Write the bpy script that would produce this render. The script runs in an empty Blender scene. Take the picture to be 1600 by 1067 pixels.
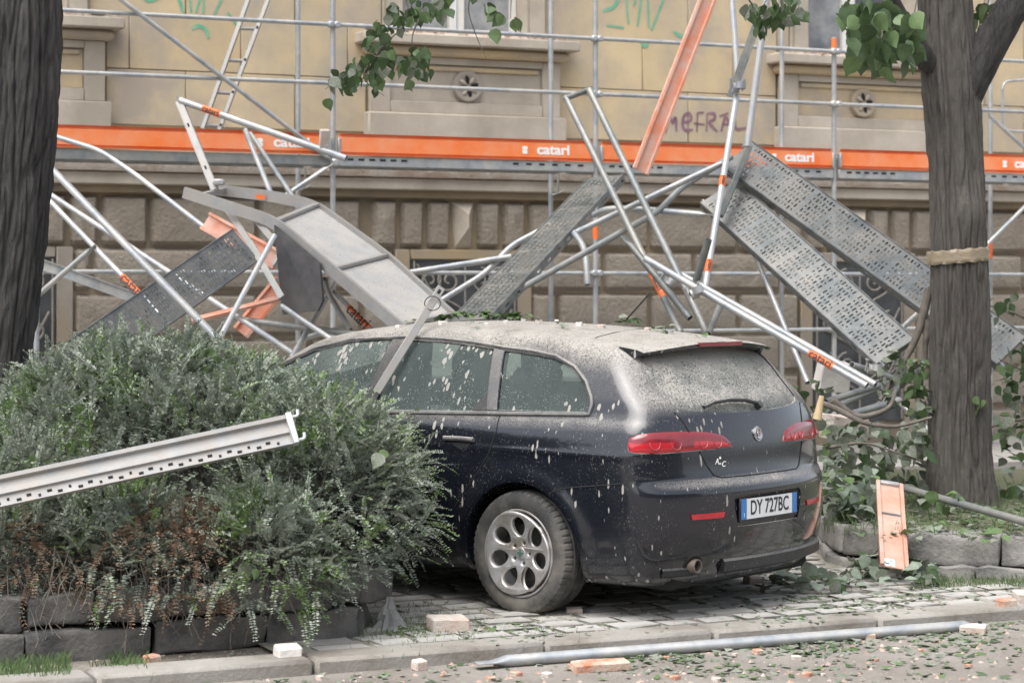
import bpy, bmesh, math, random
import numpy as np
from mathutils import Vector, Matrix

random.seed(7); RNG = np.random.default_rng(11)
SC = bpy.context.scene
COL = SC.collection
# ------------------------------------------------------------------ camera
FPX = 3300.0; CX = 800.0; HY = 450.0; CAMZ = 1.71
cam_d = bpy.data.cameras.new('camera'); cam = bpy.data.objects.new('camera', cam_d); COL.objects.link(cam)
cam.location = (0, 0, CAMZ); cam.rotation_euler = (math.pi/2, 0, 0)
cam_d.sensor_width = 36.0; cam_d.lens = FPX/1600*36.0
cam_d.shift_y = -(533.5-HY)/1600.0
cam_d.clip_start = 0.1; cam_d.clip_end = 400
cam_d.dof.use_dof = True; cam_d.dof.focus_distance = 11.3; cam_d.dof.aperture_fstop = 3.4
SC.camera = cam
# ------------------------------------------------------------------ light
SUN_EL = math.radians(64); SUN_AZ = math.radians(215)      # azimuth clockwise from +Y
w = bpy.data.worlds.new('World'); SC.world = w; w.use_nodes = True
nt = w.node_tree; bg = nt.nodes['Background']
sky = nt.nodes.new('ShaderNodeTexSky'); sky.sky_type = 'NISHITA'; sky.sun_disc = False
sky.sun_elevation = SUN_EL; sky.sun_rotation = SUN_AZ; sky.dust_density = 4.0; sky.air_density = 1.0; sky.ozone_density = 1.0
hs = nt.nodes.new('ShaderNodeHueSaturation'); hs.inputs['Saturation'].default_value = 0.42
nt.links.new(sky.outputs[0], hs.inputs['Color']); nt.links.new(hs.outputs[0], bg.inputs[0])
bg.inputs[1].default_value = 0.15
sd = bpy.data.lights.new('sun', 'SUN'); sd.energy = 1.5; sd.angle = math.radians(60); sd.color = (1.0, 0.985, 0.965)
sun = bpy.data.objects.new('sun', sd); COL.objects.link(sun)
sun.rotation_euler = (math.pi/2-SUN_EL, 0, math.pi-SUN_AZ)
SC.view_settings.view_transform = 'Standard'; SC.view_settings.look = 'None'
SC.view_settings.exposure = 1.12; SC.view_settings.gamma = 1.0; SC.view_settings.use_curve_mapping = False
SC.render.engine = 'CYCLES'

# ------------------------------------------------------------------ frames
def P(px, py, Y):
    return Vector(((px-CX)/FPX*Y, Y, CAMZ-(py-HY)/FPX*Y))
def G(px, py, z=0.0):
    return P(px, py, (CAMZ-z)*FPX/(py-HY))
TH = math.radians(24.0); CT = math.cos(TH); ST = math.sin(TH)
def S(u, v, z=0.0):                       # street frame: u along the kerb, v towards the building
    return Vector((u*CT-v*ST, u*ST+v*CT, z))
def UV(p): return (p.x*CT+p.y*ST, -p.x*ST+p.y*CT)
def PV(px, py, v):
    a = (px-CX)/FPX
    return P(px, py, v/(CT-a*ST))
def UZ(px, py, v):
    p = PV(px, py, v); return UV(p)[0], p.z
SM = Matrix(((CT, -ST, 0, 0), (ST, CT, 0, 0), (0, 0, 1, 0), (0, 0, 0, 1)))

# ------------------------------------------------------------------ objects
def tag(o, label=None, cat=None, group=None, kind=None):
    if label: o['label'] = label
    if cat: o['category'] = cat
    if group: o['group'] = group
    if kind: o['kind'] = kind
    return o
def empty(name, loc=(0, 0, 0)):
    o = bpy.data.objects.new(name, None); COL.objects.link(o); o.location = loc; o.empty_display_size = 0.1
    return o
def link(name, me, parent=None, mat=None, M=None):
    o = bpy.data.objects.new(name, me); COL.objects.link(o)
    if mat is not None and len(me.materials) == 0: me.materials.append(mat)
    if parent is not None:
        o.parent = parent
        o.matrix_parent_inverse = parent_inv(parent)
    if M is not None: o.matrix_basis = M
    return o
def parent_inv(p):        # every parent keeps its own world = its own basis (parent inverses cancel)
    return (Matrix.Translation(p.location) @ p.rotation_euler.to_matrix().to_4x4()).inverted() if p.type == 'EMPTY' else p.matrix_basis.inverted()

class MB:
    """collects shapes; build() links them as one mesh object (world coordinates)"""
    def __init__(s): s.v = []; s.f = []
    def add(s, vs, fs):
        n = len(s.v); s.v += [tuple(p) for p in vs]; s.f += [tuple(i+n for i in f) for f in fs]; return s
    def box(s, c, d, M=None, bev=0.0):
        x, y, z = d[0]/2, d[1]/2, d[2]/2
        if bev <= 0:
            vs = [Vector(c)+Vector((sx*x, sy*y, sz*z)) for sx in (-1, 1) for sy in (-1, 1) for sz in (-1, 1)]
            fs = [(0, 1, 3, 2), (4, 6, 7, 5), (0, 4, 5, 1), (2, 3, 7, 6), (0, 2, 6, 4), (1, 5, 7, 3)]
        else:
            bm = bmesh.new(); bmesh.ops.create_cube(bm, size=1)
            for v in bm.verts: v.co = Vector((v.co.x*d[0], v.co.y*d[1], v.co.z*d[2]))
            bmesh.ops.bevel(bm, geom=bm.edges[:], offset=bev, segments=1, affect='EDGES')
            vs = [v.co+Vector(c) for v in bm.verts]; bm.verts.index_update()
            fs = [[v.index for v in f.verts] for f in bm.faces]; bm.free()
        if M is not None: vs = [M @ v for v in vs]
        return s.add(vs, fs)
    def prism(s, pts, off):
        """polygon pts (3D, planar) extruded by vector off"""
        n = len(pts); a = [Vector(p) for p in pts]; b = [p+Vector(off) for p in a]
        fs = [tuple(range(n))[::-1], tuple(range(n, 2*n))]+[(i, (i+1) % n, (i+1) % n+n, i+n) for i in range(n)]
        return s.add(a+b, fs)
    def tube(s, pts, r, n=12, flat0=0, flat1=0, hollow=True, rr=None, bend=True):
        pts = [Vector(p) for p in pts]
        if len(pts) > 2 and bend: pts = smooth_path(pts)
        if flat0 or flat1:                    # extra rings near the flattened ends
            L = (pts[-1]-pts[0]).length
            q = []
            if flat0:
                d = (pts[1]-pts[0]).normalized(); q += [pts[0], pts[0]+d*flat0*0.55, pts[0]+d*flat0]
            else: q += [pts[0]]
            q += pts[1:-1]
            if flat1:
                d = (pts[-2]-pts[-1]).normalized(); q += [pts[-1]+d*flat1, pts[-1]+d*flat1*0.55, pts[-1]]
            else: q += [pts[-1]]
            pts = q
        m = len(pts); T = []
        for i in range(m):
            a = pts[max(i-1, 0)]; b = pts[min(i+1, m-1)]; T.append((b-a).normalized())
        ref = Vector((0, 0, 1)) if abs(T[0].z) < 0.9 else Vector((0, 1, 0))
        N = (ref-T[0]*ref.dot(T[0])).normalized(); vs = []; fs = []
        for i in range(m):
            N = (N-T[i]*N.dot(T[i])).normalized(); B = T[i].cross(N)
            fa, fb = 1.0, 1.0
            if flat0 and i < 2: fa, fb = (0.22, 1.4)
            if flat1 and i >= m-2: fa, fb = (0.22, 1.4)
            ri = r if rr is None else r*(rr[0]+(rr[-1]-rr[0])*i/(m-1))
            for k in range(n):
                t = 2*math.pi*k/n
                vs.append(pts[i]+N*(math.cos(t)*ri*fa)+B*(math.sin(t)*ri*fb))
        for i in range(m-1):
            for k in range(n):
                k2 = (k+1) % n; fs.append((i*n+k, i*n+k2, (i+1)*n+k2, (i+1)*n+k))
        for e, base, fl in ((0, 0, flat0), (1, (m-1)*n, flat1)):
            if hollow and not fl:
                d = T[0] if e == 0 else -T[-1]; c = pts[0] if e == 0 else pts[-1]
                o = len(vs)
                for k in range(n): vs.append(c+(vs[base+k]-c)*0.82)
                for k in range(n): vs.append(c+(vs[base+k]-c)*0.82+d*0.12)
                for k in range(n):
                    k2 = (k+1) % n
                    fs.append((base+k2, base+k, o+k, o+k2) if e == 0 else (base+k, base+k2, o+k2, o+k))
                    fs.append((o+k2, o+k, o+n+k, o+n+k2) if e == 0 else (o+k, o+k2, o+n+k2, o+n+k))
                fs.append(tuple(o+n+k for k in range(n)))
            else:
                fs.append(tuple(base+k for k in range(n))[::-1] if e == 0 else tuple(base+k for k in range(n)))
        return s.add(vs, fs)
    def lathe(s, prof, n, M, closed=False):
        """prof: (r, h) list about local z"""
        vs = []; fs = []; m = len(prof)
        for k in range(n):
            t = 2*math.pi*k/n
            for r, h in prof: vs.append(M @ Vector((r*math.cos(t), r*math.sin(t), h)))
        for k in range(n):
            k2 = (k+1) % n
            for i in range(m-1): fs.append((k*m+i, k2*m+i, k2*m+i+1, k*m+i+1))
            if closed: fs.append((k*m+m-1, k2*m+m-1, k2*m, k*m))
        return s.add(vs, fs)
    def mesh(s, name='m', smooth=40, mat=None):
        me = bpy.data.meshes.new(name); me.from_pydata(s.v, [], s.f)
        if smooth:
            me.polygons.foreach_set('use_smooth', [True]*len(me.polygons)); me.set_sharp_from_angle(angle=math.radians(smooth))
        if mat: me.materials.append(mat)
        me.update(); return me
    def build(s, name, mat, parent=None, smooth=40):
        return link(name, s.mesh(name, smooth, mat), parent)
def smooth_path(pts, k=5, cut=0.10):
    out = [pts[0]]
    for i in range(1, len(pts)-1):
        a, b, c = pts[i-1], pts[i], pts[i+1]
        d1 = min(cut, (a-b).length*0.4); d2 = min(cut, (c-b).length*0.4)
        p = b+(a-b).normalized()*d1; q = b+(c-b).normalized()*d2
        for j in range(k+1):
            t = j/k; out.append(p*(1-t)**2+b*2*t*(1-t)+q*t*t)
    out.append(pts[-1]); return out
def bmesh_mesh(bm, name, mat=None, smooth=40):
    me = bpy.data.meshes.new(name); bm.to_mesh(me); bm.free()
    if smooth:
        me.polygons.foreach_set('use_smooth', [True]*len(me.polygons)); me.set_sharp_from_angle(angle=math.radians(smooth))
    if mat: me.materials.append(mat)
    return me
def np_mesh(name, V, Fq, mat=None, smooth=False):
    """V (n,3), Fq (m,k) arrays with constant face size"""
    me = bpy.data.meshes.new(name); V = np.asarray(V, np.float32); Fq = np.asarray(Fq, np.int32); k = Fq.shape[1]
    me.vertices.add(len(V)); me.vertices.foreach_set('co', V.ravel())
    me.loops.add(Fq.size); me.loops.foreach_set('vertex_index', Fq.ravel())
    me.polygons.add(len(Fq)); me.polygons.foreach_set('loop_start', np.arange(0, Fq.size, k, dtype=np.int32))
    try: me.polygons.foreach_set('loop_total', np.full(len(Fq), k, np.int32))
    except Exception: pass
    me.polygons.foreach_set('use_smooth', np.full(len(Fq), smooth, bool))
    me.update(calc_edges=True); me.validate()
    if mat: me.materials.append(mat)
    return me
def noise3(p, s=1.0, o=0):
    from mathutils import noise
    return noise.noise(Vector((p[0]*s+o, p[1]*s, p[2]*s)))

# ------------------------------------------------------------------ materials
def mat(name, c1, c2=None, rough=0.6, metal=0.0, nscale=6.0, bump=0.0, bscale=None, detail=6.0, spots=None, spec=None,
        c3=None, c3_scale=1.2, c3_amt=0.5, stretch=None, coat=0.0, alpha=None, transmission=0.0, rough2=None, bdist=0.01):
    m = bpy.data.materials.new(name); m.use_nodes = True
    nt = m.node_tree; N = nt.nodes; L = nt.links; b = N['Principled BSDF']
    b.inputs['Roughness'].default_value = rough; b.inputs['Metallic'].default_value = metal
    if spec is not None: b.inputs['Specular IOR Level'].default_value = spec
    if coat: b.inputs['Coat Weight'].default_value = coat; b.inputs['Coat Roughness'].default_value = 0.05
    if transmission: b.inputs['Transmission Weight'].default_value = transmission
    if alpha is not None: b.inputs['Alpha'].default_value = alpha
    tc = N.new('ShaderNodeTexCoord'); mp = N.new('ShaderNodeMapping')
    L.new(tc.outputs['Object'], mp.inputs[0])
    if stretch: mp.inputs['Scale'].default_value = stretch
    def nz(scale, det=detail, rg=0.6):
        n = N.new('ShaderNodeTexNoise'); n.inputs['Scale'].default_value = scale; n.inputs['Detail'].default_value = det
        n.inputs['Roughness'].default_value = rg; L.new(mp.outputs[0], n.inputs['Vector']); return n
    def ramp(src, a, bb, ca=(0, 0, 0, 1), cb=(1, 1, 1, 1)):
        r = N.new('ShaderNodeValToRGB'); r.color_ramp.elements[0].position = a; r.color_ramp.elements[1].position = bb
        r.color_ramp.elements[0].color = ca; r.color_ramp.elements[1].color = cb; L.new(src, r.inputs[0]); return r
    col = None
    c1 = tuple(c1)+(1,); c2 = tuple(c2)+(1,) if c2 else c1
    n1 = nz(nscale); r1 = ramp(n1.outputs[0], 0.32, 0.68, c1, c2); col = r1.outputs[0]
    def mix(colA, colB, fac):
        x = N.new('ShaderNodeMix'); x.data_type = 'RGBA'
        L.new(fac, x.inputs[0]) if not isinstance(fac, float) else setattr(x.inputs[0], 'default_value', fac)
        L.new(colA, x.inputs[6])
        if isinstance(colB, tuple): x.inputs[7].default_value = colB
        else: L.new(colB, x.inputs[7])
        return x.outputs[2]
    if c3:
        n3 = nz(c3_scale, 5.0, 0.65); r3 = ramp(n3.outputs[0], 0.5-0.12+0.1*(0.5-c3_amt), 0.72-0.2*c3_amt)
        col = mix(col, tuple(c3)+(1,), r3.outputs[0])
    if spots:                                   # (colour, scale, threshold)
        n4 = nz(spots[1], 3.0, 0.5); r4 = ramp(n4.outputs[0], spots[2], spots[2]+0.05)
        col = mix(col, tuple(spots[0])+(1,), r4.outputs[0])
    L.new(col, b.inputs['Base Color'])
    if rough2 is not None:
        rr = ramp(n1.outputs[0], 0.3, 0.7, (rough,)*3+(1,), (rough2,)*3+(1,)); L.new(rr.outputs[0], b.inputs['Roughness'])
    if bump:
        nb = nz(bscale or nscale*3, 8.0, 0.65); bp = N.new('ShaderNodeBump'); bp.inputs['Strength'].default_value = bump
        bp.inputs['Distance'].default_value = bdist; L.new(nb.outputs[0], bp.inputs['Height']); L.new(bp.outputs[0], b.inputs['Normal'])
    return m
M_ = {}
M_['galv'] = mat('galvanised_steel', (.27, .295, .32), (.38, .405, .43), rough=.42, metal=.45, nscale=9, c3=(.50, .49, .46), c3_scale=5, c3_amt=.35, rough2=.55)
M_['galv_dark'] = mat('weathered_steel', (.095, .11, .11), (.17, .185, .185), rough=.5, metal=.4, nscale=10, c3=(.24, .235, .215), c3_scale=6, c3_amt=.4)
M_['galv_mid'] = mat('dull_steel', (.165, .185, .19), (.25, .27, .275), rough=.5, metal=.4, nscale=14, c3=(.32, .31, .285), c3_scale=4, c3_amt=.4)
M_['alu'] = mat('dusty_aluminium', (.27, .275, .28), (.36, .36, .35), rough=.55, metal=.3, nscale=7, c3=(.34, .315, .285), c3_scale=9, c3_amt=.4, spots=((.33, .31, .28), 60, .66))
M_['white_tube'] = mat('pale_zinc', (.39, .415, .45), (.49, .515, .545), rough=.4, metal=.3, nscale=8, c3=(.52, .505, .475), c3_scale=7, c3_amt=.3)
M_['orange'] = mat('orange_paint', (.80, .17, .035), (.86, .22, .06), rough=.5, nscale=4, c3=(.80, .30, .15), c3_scale=3, c3_amt=.35)
M_['orange_old'] = mat('faded_orange_paint', (.72, .26, .15), (.80, .34, .22), rough=.6, nscale=6, c3=(.68, .46, .38), c3_scale=5, c3_amt=.45)
M_['orange_pale'] = mat('bleached_orange_paint', (.46, .22, .155), (.54, .29, .21), rough=.7, nscale=6, c3=(.46, .33, .27), c3_scale=5, c3_amt=.45)
M_['orange_tape'] = mat('orange_band', (.85, .16, .03), (.9, .2, .05), rough=.5)
M_['plank'] = mat('plank_steel', (.105, .118, .122), (.165, .18, .184), rough=.5, metal=.4, nscale=12, c3=(.23, .225, .21), c3_scale=4, c3_amt=.4)
M_['white'] = mat('white_print', (.82, .82, .80), rough=.6)
M_['black'] = mat('black_plastic', (.016, .016, .018), (.03, .03, .03), rough=.5, nscale=20)
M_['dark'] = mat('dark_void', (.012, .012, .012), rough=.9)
M_['plywood'] = mat('speckled_deck', (.33, .33, .33), (.40, .40, .39), rough=.75, nscale=5, spots=((.15, .145, .14), 70, .64), c3=(.46, .43, .39), c3_scale=3, c3_amt=.4, bump=.2)
M_['darkpanel'] = mat('dark_hatch_panel', (.016, .016, .019), (.036, .036, .04), rough=.6, nscale=4, c3=(.075, .07, .068), c3_scale=3, c3_amt=.25)
# ================================================================== ground
def sheet(name, pts, z, m, kind='structure'):
    me = bpy.data.meshes.new(name); me.from_pydata([(p[0], p[1], z) for p in pts], [], [tuple(range(len(pts)))]); me.materials.append(m)
    o = link(name, me); tag(o, kind=kind); return o
M_['road'] = mat('dusty_road', (.150, .130, .110), (.205, .182, .158), rough=.95, nscale=2.5, bump=.7, bscale=90, c3=(.25, .23, .205), c3_scale=1.1, c3_amt=.5, spots=((.30, .275, .25), 55, .64), bdist=.012)
M_['soil'] = mat('dry_soil', (.13, .11, .088), (.22, .19, .155), rough=.95, nscale=7, bump=.9, bscale=50, c3=(.28, .255, .22), c3_scale=3, c3_amt=.5, spots=((.34, .31, .27), 80, .64), bdist=.015)
M_['earth'] = mat('far_ground', (.20, .18, .155), (.27, .245, .215), rough=.95, nscale=1.5, bump=.4, bscale=30)
sheet('ground', [(-150, -120), (150, -120), (150, 180), (-150, 180)], -0.056, M_['earth'])
def strip(name, u0, u1, v0, v1, z, m):
    return sheet(name, [S(u0, v0), S(u1, v0), S(u1, v1), S(u0, v1)], z, m)
strip('road', -40, 60, 1.0, 9.16, -0.050, M_['road'])
strip('parking_ground', -40, 60, 9.30, 16.4, -0.012, M_['soil'])
M_['pave2'] = mat('far_pavement', (.26, .245, .225), (.33, .31, .285), rough=.9, nscale=3, bump=.3)
o = MB().box((10, 17.7, -.02), (100, 2.6, .16), SM).build('pavement', M_['pave2'], None, 0); tag(o, kind='structure')
# kerb: long pale stones
M_['kerb'] = mat('pale_kerb_stone', (.27, .255, .232), (.36, .345, .315), rough=.9, nscale=5, bump=.8, bscale=50, c3=(.19, .17, .145), c3_scale=2.5, c3_amt=.5)
kerb = empty('kerb', S(3, 9.26, 0)); tag(kerb, kind='structure')
uu = -3.0
while uu < 14:
    L = random.uniform(.9, 1.35)
    b = MB(); b.box((uu+L/2, 9.265+random.uniform(-.006, .006), -.047+random.uniform(-.004, .004)), (L-.012, .23, .13), SM, .018)
    b.build('kerb_stone', M_['kerb'], kerb); uu += L
# setts
M_['sett'] = mat('grey_sett', (.36, .35, .33), (.48, .465, .435), rough=.85, nscale=4, bump=.5, bscale=45, c3=(.24, .23, .21), c3_scale=2, c3_amt=.4)
M_['moss'] = mat('moss_joint', (.17, .16, .125), (.29, .27, .235), rough=.95, nscale=14, bump=.8, bscale=60)
setts = empty('sett_paving', S(6, 11, 0)); tag(setts, kind='structure')
strip('joint_moss', 3.0, 9.5, 9.385, 15.6, 0.0095, M_['moss'])
sett_meshes = []
for k in range(8):
    bm = bmesh.new(); bmesh.ops.create_cube(bm, size=1)
    for v in bm.verts: v.co = Vector((v.co.x*.2, v.co.y*.175, v.co.z*.05))
    bmesh.ops.bevel(bm, geom=bm.edges[:], offset=.014, segments=2, affect='EDGES')
    for v in bm.verts: v.co += Vector((random.uniform(-.007, .007), random.uniform(-.006, .006), random.uniform(-.003, .003)))
    sett_meshes.append(bmesh_mesh(bm, 'sett', M_['sett'], 60))
spots = []
row = 0; vv = 9.45
while vv < 15.4:
    uu = 3.0+random.uniform(0, .2)
    while uu < 9.4:
        L = random.uniform(.19, .30); spots.append((uu+L/2, vv+random.uniform(-.006, .006), L)); uu += L+.012
    vv += .19
def sett_ok(u, v):
    p = S(u, v); 
    if v > 10.0 and p.x < -0.55-(v-10)*.5: return False      # left bed
    if p.x > 1.9 and v > 10.4+max(0, (2.5-p.x))*1.2: return False
    if p.x > 2.3 and v > 10.0: return False
    return True
spots = [s for s in spots if sett_ok(s[0], s[1])]
spots.sort(key=lambda s: s[1])
far = MB()
for i, (u, v, L) in enumerate(spots):
    M = Matrix.Translation(S(u, v, -.006+random.uniform(-.006, .006))) @ Matrix.Rotation(TH+random.uniform(-.03, .03), 4, 'Z') @ Matrix.Rotation(random.uniform(-.02, .02), 4, 'X') @ Matrix.Diagonal((L/.2, random.uniform(.94, 1.0), 1, 1))
    if i < 296:
        o = link('sett', random.choice(sett_meshes), setts); o.matrix_basis = M
    else:
        far.box((0, 0, 0), (.2, .172, .05), M, .012)
o = far.build('far_setts', M_['sett'], setts); tag(o, kind='stuff')

# ================================================================== stone edging of the two beds
def rough_block(L, H, D, amp=.02, seed=0, cuts=4):
    bm = bmesh.new(); bmesh.ops.create_cube(bm, size=1)
    bmesh.ops.subdivide_edges(bm, edges=bm.edges[:], cuts=cuts, use_grid_fill=True)
    for v in bm.verts:
        c = v.co.copy(); q = Vector((c.x*L, c.y*D, c.z*H))
        e = sum(abs(abs(k)-.5) < 1e-4 for k in c)
        d = Vector((noise3(q, 9, seed), noise3(q, 9, seed+31), noise3(q, 9, seed+57)))*amp*.55 + Vector((noise3(q, 3, seed+5), noise3(q, 3, seed+8), noise3(q, 3, seed+13)))*amp
        v.co = q+d
    bmesh.ops.bevel(bm, geom=[e for e in bm.edges if e.calc_face_angle(0) > .8], offset=min(.008, H*.12), segments=1, affect='EDGES')
    return bm
M_['basalt'] = mat('dark_basalt', (.050, .050, .052), (.105, .102, .10), rough=.8, nscale=5, bump=.7, bscale=30, c3=(.16, .15, .138), c3_scale=4, c3_amt=.4, bdist=.02)
M_['greystone'] = mat('grey_edging_stone', (.12, .115, .11), (.21, .20, .19), rough=.85, nscale=6, bump=.7, bscale=35, c3=(.29, .28, .26), c3_scale=3, c3_amt=.4, bdist=.02)
M_['bedsoil'] = mat('bed_soil', (.085, .07, .052), (.15, .125, .095), rough=.95, nscale=8, bump=.9, bscale=40, bdist=.02)
def edging(name, path, courses, m, label, z0=-.02, depth=.2, amp=.018):
    root = empty(name, Vector((path[0][0], path[0][1], 0))); tag(root, label, 'edging')
    path = [Vector((p[0], p[1], 0)) for p in path]
    seg = [(path[i+1]-path[i]).length for i in range(len(path)-1)]; tot = sum(seg)
    def at(s):
        i = 0
        while i < len(seg)-1 and s > seg[i]: s -= seg[i]; i += 1
        d = (path[i+1]-path[i]).normalized(); return path[i]+d*s, d
    z = z0
    for ci, (h, lo, hi, inset) in enumerate(courses):
        s = -random.uniform(0, .2)
        while s < tot:
            L = random.uniform(lo, hi); p, _ = at(max(0, min(tot, s))); q, _ = at(max(0, min(tot, s+L))); 
            if (q-p).length < .06: s += L; continue
            d = (q-p).normalized(); n = Vector((-d.y, d.x, 0))
            me = bmesh_mesh(rough_block((q-p).length-.012, h-.012, depth, amp, random.random()*90), 'stone', m, 50)
            M = Matrix.Translation((p+q)/2+n*(depth/2+inset+random.uniform(-.012, .012))+Vector((0, 0, z+h/2))) @ Matrix(((d.x, n.x, 0, 0), (d.y, n.y, 0, 0), (0, 0, 1, 0), (0, 0, 0, 1)))
            o = link('stone', me, root); o.matrix_basis = M; s += L
        z += h
    return root
# left bed (dark blocks), corner near the car's wheel then back along the car
LP = [S(-3.4, 9.70), S(3.62, 9.72), S(3.74, 9.80), S(3.78, 9.95), S(3.2, 11.2), S(1.6, 13.6)]
edging('dark_block_edging', LP, [(.17, .34, .62, .0), (.16, .30, .55, .025)], M_['basalt'], 'low wall of dark basalt blocks under the small-leaved shrub', amp=.032)
lb = [S(-3.4, 9.86), S(3.58, 9.88), S(3.1, 11.2), S(1.5, 13.5), S(-3.4, 13.5)]
sheet('planting_bed', lb, .27, M_['bedsoil'])
# right bed (grey kerb blocks) curving round the lime tree
rp = [G(1286, 872), G(1300, 882), G(1340, 893), G(1400, 900), G(1470, 905), G(1600, 909), G(1760, 912)]
rp = [Vector((2.25, 15.5, 0)), Vector((2.02, 14.0, 0))]+[Vector((p.x, p.y, 0)) for p in rp]
edging('grey_block_edging', rp, [(.10, .3, .5, -.02), (.185, .32, .58, .0)], M_['greystone'], 'curved low kerb of grey stone blocks round the tape-wrapped tree', depth=.22, amp=.024)
M_['bedright'] = mat('grassy_bed', (.10, .088, .062), (.17, .15, .11), rough=.95, nscale=8, bump=.8, bscale=40, c3=(.085, .115, .045), c3_scale=4, c3_amt=.5)
rb = [Vector((p.x, p.y, 0)) for p in rp]
off = []
for i, p in enumerate(rb):
    a = rb[max(i-1, 0)]; b = rb[min(i+1, len(rb)-1)]; d = (b-a).normalized(); off.append(p+Vector((-d.y, d.x, 0))*.13)
sheet('grass_bed', [(p.x, p.y) for p in off]+[(9, 13.0), (9, 17), (2.6, 17)], .255, M_['bedright'])

# ================================================================== building
VF = 18.95
BLD = empty('apartment_building', S(8, VF, 0)); tag(BLD, 'ochre plastered apartment building with rusticated stone base behind the scaffolding', 'building')
M_['ochre'] = mat('ochre_plaster', (.51, .405, .245), (.58, .465, .29), rough=.88, nscale=1.3, bump=.15, bscale=60, c3=(.36, .31, .25), c3_scale=.9, c3_amt=.42)
M_['ochre2'] = mat('ochre_plaster_worn', (.47, .37, .225), (.55, .435, .265), rough=.88, nscale=1.6, bump=.15, bscale=60, c3=(.33, .29, .24), c3_scale=1.0, c3_amt=.5)
M_['trim'] = mat('sandstone_trim', (.40, .355, .29), (.49, .44, .37), rough=.88, nscale=2.2, bump=.2, bscale=50, c3=(.33, .29, .235), c3_scale=1.4, c3_amt=.45)
M_['ledge'] = mat('broken_ledge', (.44, .40, .34), (.54, .50, .44), rough=.9, nscale=3, bump=.8, bscale=25, c3=(.36, .28, .22), c3_scale=3, c3_amt=.4, bdist=.03)
M_['rust'] = mat('rusticated_stone', (.28, .245, .20), (.37, .33, .275), rough=.92, nscale=4, bump=1.0, bscale=26, c3=(.29, .25, .20), c3_scale=1.2, c3_amt=.45, bdist=.03)
M_['joint'] = mat('ochre_joint', (.28, .22, .14), (.36, .285, .185), rough=.9, nscale=3, c3=(.20, .17, .13), c3_scale=1, c3_amt=.5)
M_['smooth_st'] = mat('smooth_surround', (.27, .24, .205), (.33, .30, .26), rough=.9, nscale=2.5, bump=.3, bscale=40, c3=(.35, .27, .16), c3_scale=1.1, c3_amt=.35)
def fbox(u0, u1, z0, z1, v0, v1, bev=0.0, b=None):
    b = b or MB(); b.box(((u0+u1)/2, (v0+v1)/2, (z0+z1)/2), (u1-u0, v1-v0, z1-z0), SM, bev); return b
U0, U1 = -3.0, 20.0
CEN = [3.40-4.53, 3.40, 7.93, 12.46, 16.99]
fbox(U0, U1, -.1, 2.60, VF+.05, VF+.6).build('base_wall', M_['joint'], BLD)
fbox(U0, U1, 2.60, 3.20, VF+.02, VF+.6).build('plinth_wall', M_['ochre2'], BLD)
fbox(U0, U1, 6.3, 15.0, VF, VF+.6).build('upper_wall', M_['ochre'], BLD)
# backing wall between windows
wins = [(c-.66, c+.66) for c in CEN]
edges = [U0]+[e for w_ in wins for e in w_]+[U1]
for a, b_ in zip(edges[::2], edges[1::2]):
    if b_ > a: fbox(a, b_, 3.2, 6.3, VF+.03, VF+.6).build('wall', M_['joint'], BLD)
for c in CEN: fbox(c-.66, c+.66, 3.2, 4.18, VF+.03, VF+.6).build('wall', M_['joint'], BLD)
# ochre ashlar blocks in running bond
zc = [3.19, 3.70, 4.21, 4.72, 5.23, 5.74, 6.30]
for k in range(6):
    u = U0-.4+(4.88 if k % 2 else 5.405) % 1.05
    while u < U1:
        a, b_ = u+.004, u+1.05-.004; z0, z1 = zc[k]+.004, zc[k+1]-.004
        spans = [(a, b_)]
        for c in CEN:
            h = 1.02 if k < 2 else .86
            ns = []
            for s0, s1 in spans:
                if s1 <= c-h or s0 >= c+h: ns.append((s0, s1)); continue
                if s0 < c-h: ns.append((s0, c-h))
                if s1 > c+h: ns.append((c+h, s1))
            spans = ns
        for s0, s1 in spans:
            if s1-s0 > .05: fbox(s0, s1, z0, z1, VF, VF+.06, .005).build('ashlar_block', M_['ochre'] if random.random() < .6 else M_['ochre2'], BLD)
        u += 1.05
# ledge courses
def ragged_band(u0, u1, z0, z1, v0, v1, amp, name, m):
    n = int((u1-u0)/.06); vs = []; fs = []
    for i in range(n+1):
        u = u0+(u1-u0)*i/n
        a = amp*noise3((u*3, 1, 0), 1)+amp*.6*noise3((u*11, 4, 0), 1); zt = z1+amp*.4*noise3((u*5, 9, 0), 1)
        for (v, z) in ((v1, z0), (v0+.02, z0+.3*max(a, 0)), (v0+max(a, 0)*.8, z0+.35*(z1-z0)), (v0+max(-a, 0), zt-.02), (v0+.03, zt), (v1, zt)):
            vs.append(S(u, v, z))
    for i in range(n):
        for k in range(6): k2 = (k+1) % 6; fs.append((i*6+k, (i+1)*6+k, (i+1)*6+k2, i*6+k2))
    MB().add(vs, fs).build(name, m, BLD, 30)
ragged_band(U0, U1, 2.765, 2.90, VF-.16, VF+.05, .03, 'ledge', M_['ledge'])
fbox(U0, U1, 2.645, 2.762, VF-.10, VF+.05, .012).build('ledge_moulding', M_['trim'], BLD)
fbox(U0, U1, 2.575, 2.643, VF-.03, VF+.05).build('ledge_moulding', M_['joint'], BLD)  # set-back band, the shade under the ledge put into a darker colour
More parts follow.
